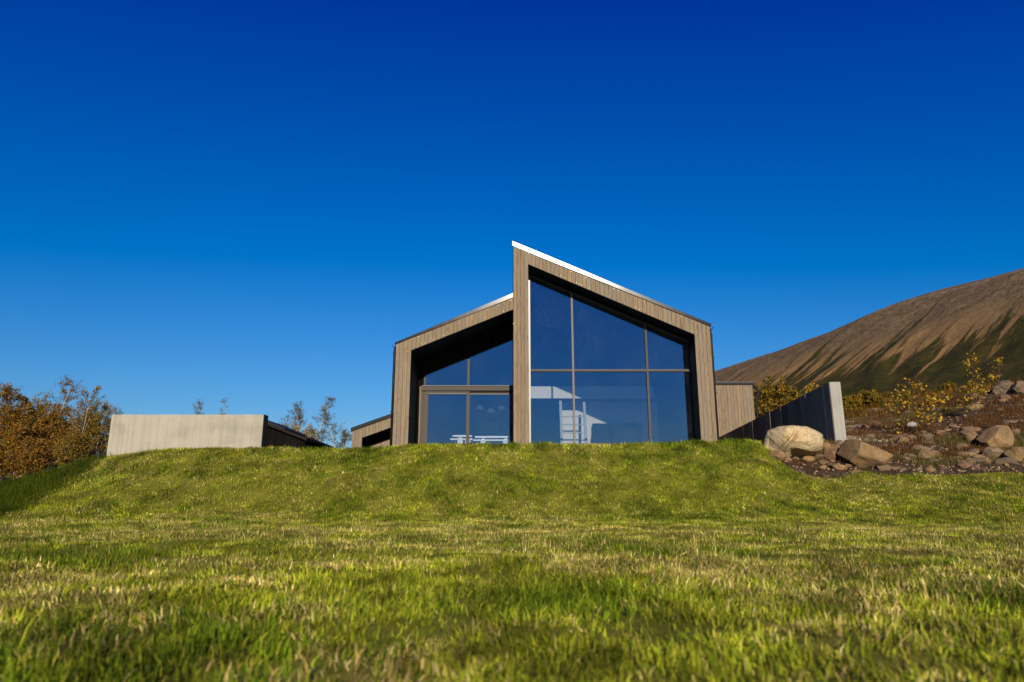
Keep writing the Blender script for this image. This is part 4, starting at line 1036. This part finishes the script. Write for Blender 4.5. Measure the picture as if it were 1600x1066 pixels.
# ------------------------------------------------------------------ trees
M['bark'] = mat_plain('birch_bark', (0.36, 0.32, 0.26), 0.85, 0, 9, 0.55, 0.4, 0.1)
M['twig'] = mat_plain('brown_twig', (0.085, 0.055, 0.035), 0.9, 0, 9, 0.3, 0.2, 0.1)
def tubes(paths, n=5):
    Vs = []; Fs = []; b = 0
    for pts, rs in paths:
        pts = np.asarray(pts); m_ = len(pts)
        t = np.gradient(pts, axis=0); t /= np.linalg.norm(t, axis=1)[:, None]+1e-9
        ref = np.where(np.abs(t[:, 2:3]) < .9, np.array([[0, 0, 1.]]), np.array([[1., 0, 0]]))
        a = np.cross(t, ref); a /= np.linalg.norm(a, axis=1)[:, None]+1e-9; bb = np.cross(t, a)
        th = np.arange(n)*2*np.pi/n
        ring = pts[:, None] + (a[:, None]*np.cos(th)[None, :, None] + bb[:, None]*np.sin(th)[None, :, None])*np.asarray(rs)[:, None, None]
        Vs.append(ring.reshape(-1, 3))
        i, k = np.meshgrid(np.arange(m_-1), np.arange(n), indexing='ij'); k2 = (k+1) % n
        Fs.append(np.stack([b+i*n+k, b+i*n+k2, b+(i+1)*n+k2, b+(i+1)*n+k], -1).reshape(-1, 4)); b += m_*n
    return np.concatenate(Vs), np.concatenate(Fs)
def path(r, p0, d, length, nseg, wob, lift):
    pts = [np.array(p0, float)]; d = np.array(d, float); d /= np.linalg.norm(d)
    for _ in range(nseg):
        d = d + r.normal(0, wob, 3) + np.array([0, 0, lift]); d /= np.linalg.norm(d); pts.append(pts[-1]+d*length/nseg)
    return np.array(pts)
def birch(name, base, height, label, group, seed, stems=1, spread=.4, nleaf=6000, leaf=.035, palette=None, dens_top=1.0, cat='tree', trunk_r=None, first=.18, parts=('trunk', 'crown'), nbr=26):
    r = np.random.default_rng(seed); base = np.array(base, float)
    trunks = []; limbs = []; twigs = []; leafp = []
    for s in range(stems):
        ang = r.uniform(0, 6.28); tilt = (.05 if stems == 1 else r.uniform(.05, .20))
        hh = height*(1 if s == 0 else r.uniform(.7, .97))
        d = np.array([math.cos(ang)*tilt, math.sin(ang)*tilt, 1])
        tp = path(r, base+np.array([math.cos(ang), math.sin(ang), 0])*.06*(stems > 1), d, hh, 12, .06, .02)
        tp[:, 2] = base[2]-.1 + (tp[:, 2]-tp[0, 2])*(hh/(tp[-1, 2]-tp[0, 2]))
        r0 = trunk_r or height*.011
        trunks.append((tp, np.linspace(r0, r0*.12, 13)))
        for _ in range(nbr):
            f = first + (1-first)*r.random()**.85; i = f*12; k = min(int(i), 11); p0 = tp[k]*(1-(i-k)) + tp[k+1]*(i-k)
            L_ = hh*spread*(1.05-f)**.75*r.uniform(.6, 1.15) + .12; az = r.uniform(0, 6.28); up = r.uniform(.5, 1.3)
            bp = path(r, p0, (math.cos(az), math.sin(az), up), L_, 6, .13, .05)
            limbs.append((bp, np.linspace(r0*.38*(1.1-f)+.002, .002, 7)))
            for _t in range(r.integers(4, 8)):
                j = r.uniform(1.2, 6); q = int(min(j, 5)); pq = bp[q]*(1-(j-q)) + bp[q+1]*(j-q)
                dd = bp[q+1]-bp[q]; dd = dd/np.linalg.norm(dd) + r.normal(0, .55, 3)
                tw = path(r, pq, dd, L_*r.uniform(.2, .5)+.06, 4, .2, -.02)
                twigs.append((tw[::2], np.linspace(.0035, .0015, 3))); leafp.append(tw)
    root = empty(name, tuple(base), label, cat, group)
    V, F = tubes(trunks, 7); obj(parts[0], V, F, M['twig'] if cat != 'tree' else M['bark'], root, True)
    V1, F1 = tubes(limbs, 4); V2, F2 = tubes(twigs, 3)
    F2 = F2 + len(V1); obj('branches', np.concatenate([V1, V2]), np.concatenate([F1, F2]), M['twig'], root, True)
    LP = np.array(leafp); n = nleaf
    # leaves come in clumps: some twigs are nearly bare
    wgt = r.random(len(LP))**1.6; ti = r.choice(len(LP), n, p=wgt/wgt.sum()); tt = r.uniform(.4, 4, n); q = np.minimum(tt.astype(int), 3); f = (tt-q)[:, None]
    C = LP[ti, q]*(1-f) + LP[ti, q+1]*f + r.normal(0, .035, (n, 3))
    hrel = (C[:, 2]-base[2])/height; keep = r.random(n) < np.interp(hrel, [0, .55, 1], [1, 1, dens_top]); C = C[keep]; ti = ti[keep]; n = len(C)
    a = r.normal(size=(n, 3)); a /= np.linalg.norm(a, axis=1)[:, None]; b = np.cross(a, r.normal(size=(n, 3))); b /= np.linalg.norm(b, axis=1)[:, None]
    s = leaf*r.uniform(.6, 1.25, (n, 1))
    s = s*1.0
    V = np.stack([C-a*s, C+b*s*.6, C+a*s, C-b*s*.6], 1).reshape(-1, 3); F = np.arange(n*4).reshape(-1, 4)
    pal = np.array(palette); tc_ = r.integers(0, len(pal), len(LP)); col = np.where(r.random((n, 1)) < .55, pal[tc_[ti]], pal[r.integers(0, len(pal), n)])*r.uniform(.72, 1.15, (n, 1))
    obj(parts[1], V, F, M['leaf'], root, False, np.repeat(col, 4, 0))
    return root
ORANGE = [(.34, .145, .010), (.42, .20, .014), (.23, .10, .010), (.26, .165, .016), (.15, .11, .014)]
OLIVE = [(.24, .155, .018), (.32, .21, .024), (.16, .125, .018), (.36, .19, .016)]
YELL = [(.58, .31, .016), (.64, .42, .03), (.46, .22, .014), (.34, .30, .02)]
def gp(px, Y): 
    x = (px-800)/FPX*Y; return (x, Y, float(H(x, Y)) if Y < 32 else float(Hfar(np.array([x]), np.array([Y]))[0]))
def hgt(px, py, Y): return ZP(py, Y)-gp(px, Y)[2]
GL = 'autumn birches left of the concrete wall'
for (px, pyt, Y, st, sp, nl, pal, dt, lab, sd) in [
    (-45, 598, 23, 3, .42, 15000, ORANGE, .6, 'orange birch cut off by the left edge of the picture', 301),
    (12, 604, 21.5, 3, .40, 15000, ORANGE, .6, 'orange-brown birch with pale trunks near the left edge', 302),
    (66, 592, 24, 3, .44, 15000, OLIVE, .45, 'tallest birch on the left with thinning olive crown', 303),
    (98, 640, 21.5, 4, .55, 17000, ORANGE, .7, 'low dense orange birch bush in front of the tall one', 304),
    (142, 612, 24, 3, .40, 12000, OLIVE, .5, 'slim birch beside the left end of the concrete wall', 305),
    (40, 660, 20.6, 4, .55, 13000, ORANGE, .8, 'low rusty birch bush at the foot of the left trees', 306),
    (-30, 618, 27, 5, .5, 16000, ORANGE, .8, 'rusty birch thicket seen between the left trunks', 308),
    (70, 632, 27.5, 5, .5, 16000, ORANGE, .8, 'dense brown birch behind the tallest birch', 309),
    (130, 640, 28, 5, .5, 14000, ORANGE, .8, 'brown birch behind the slim birch at the wall', 310),
    (5, 694, 20.2, 5, .6, 7000, ORANGE, .9, 'knee-high rusty birch scrub at the left edge above the dark grass', 341),
    (62, 690, 20.3, 5, .6, 7000, ORANGE, .9, 'knee-high orange birch scrub in the middle of the dark grass edge', 342),
    (118, 676, 20.6, 5, .6, 7000, OLIVE, .9, 'knee-high olive birch scrub close to the concrete wall', 343),
    (178, 634, 25, 3, .36, 5000, OLIVE, .4, 'small thin birch just touching the corner of the concrete wall', 307)]:
    birch('birch_tree', gp(px, Y), hgt(px, pyt, Y), lab, GL, sd, st, sp, int(nl*1.15), .028, pal, dt*.7, nbr=40)
GREENISH = [(.15, .125, .018), (.21, .16, .022), (.12, .11, .018), (.27, .16, .016)]
GB = 'thin birches behind the concrete wall and shed'
for (px, pyt, Y, st, sp, nl, pal, lab, sd) in [
    (291, 622, 27, 2, .25, 2600, GREENISH, 'birch top showing above the middle of the concrete wall', 311),
    (351, 622, 27, 1, .16, 700, GREENISH, 'thin lone birch tip above the right half of the concrete wall', 312),
    (452, 650, 29, 2, .3, 1600, GREENISH, 'small bare birch directly above the shed roof', 313),
    (486, 624, 29, 2, .26, 4200, GREENISH, 'tall slim birch right of the shed roof', 314),
    (531, 640, 29, 3, .32, 3000, GREENISH, 'spreading bare-twigged birch left of the small annex', 315),
    (474, 662, 28, 3, .4, 2600, YELL, 'low yellow birch bush at the foot of the tall slim birch', 316),
    (603, 644, 33, 2, .3, 1200, GREENISH, 'birch top peeping over the roof of the small annex', 317)]:
    birch('birch_tree', gp(px, Y), hgt(px, pyt, Y), lab, GB, sd, st, sp, int(nl*1.3), .025, pal, .5, nbr=34)
GS = 'yellow shrubs behind the sloping wall'
GOLD = [(.27, .15, .008), (.34, .19, .010), (.20, .135, .010), (.14, .12, .012)]
for (px, pyt, Y, nl, pal, lab, sd) in [
    (1212, 598, 31, 11000, GOLD, 'yellow-green leafy shrub right of the annex downpipe', 321),
    (1248, 610, 31, 9000, GOLD, 'low golden shrub behind the middle of the sloping wall', 322),
    (1185, 628, 30, 6000, GOLD, 'small golden shrub directly behind the annex corner', 323),
    (1335, 618, 33, 8000, GOLD, 'golden bush right behind the pale wall end', 324),
    (1368, 612, 38, 9000, GOLD, 'golden bush above the long flat stone', 325),
    (1402, 622, 36, 7000, GOLD, 'low golden bush behind the orange-yellow sapling', 326),
    (1440, 604, 42, 9000, GOLD, 'golden bush behind the bright yellow sapling', 327),
    (1490, 600, 42, 9000, GOLD, 'golden bush between the yellow and the orange saplings', 328),
    (1282, 606, 37, 8000, GOLD, 'golden bush behind the upper half of the sloping wall', 329)]:
    birch('shrub', gp(px, Y), hgt(px, pyt, Y), lab, GS, sd, 5, .55, nl, .06, pal, .8, 'shrub', .02, .05, ('stem', 'foliage'))
GT = 'leafy saplings in the rockery'
for (px, pyt, Y, nl, pal, lab, sd, st, sp, lf) in [
    (1452, 592, 18.8, 300, YELL, 'sapling with bright yellow leaves in the middle of the rockery', 331, 3, .34, .034),
    (1402, 612, 19.2, 160, YELL, 'sapling with orange-yellow leaves left of the yellow one', 332, 3, .34, .032),
    (1520, 585, 20.5, 240, YELL, 'sapling with orange leaves below the bank-top boulders', 333, 3, .36, .032),
    (1545, 548, 21.5, 150, YELL, 'tallest thin sapling reaching up against the mountain', 334, 2, .2, .032),
    (1292, 584, 20.5, 160, YELL, 'orange-leaved twigs rising behind the top of the sloping wall', 335, 3, .22, .034)]:
    birch('sapling', gp(px, Y), hgt(px, pyt, Y), lab, GT, sd, st, sp*1.35, int(nl*1.3), lf*1.35, pal, .9, 'sapling', .010, .12, ('stem', 'foliage'), 15)
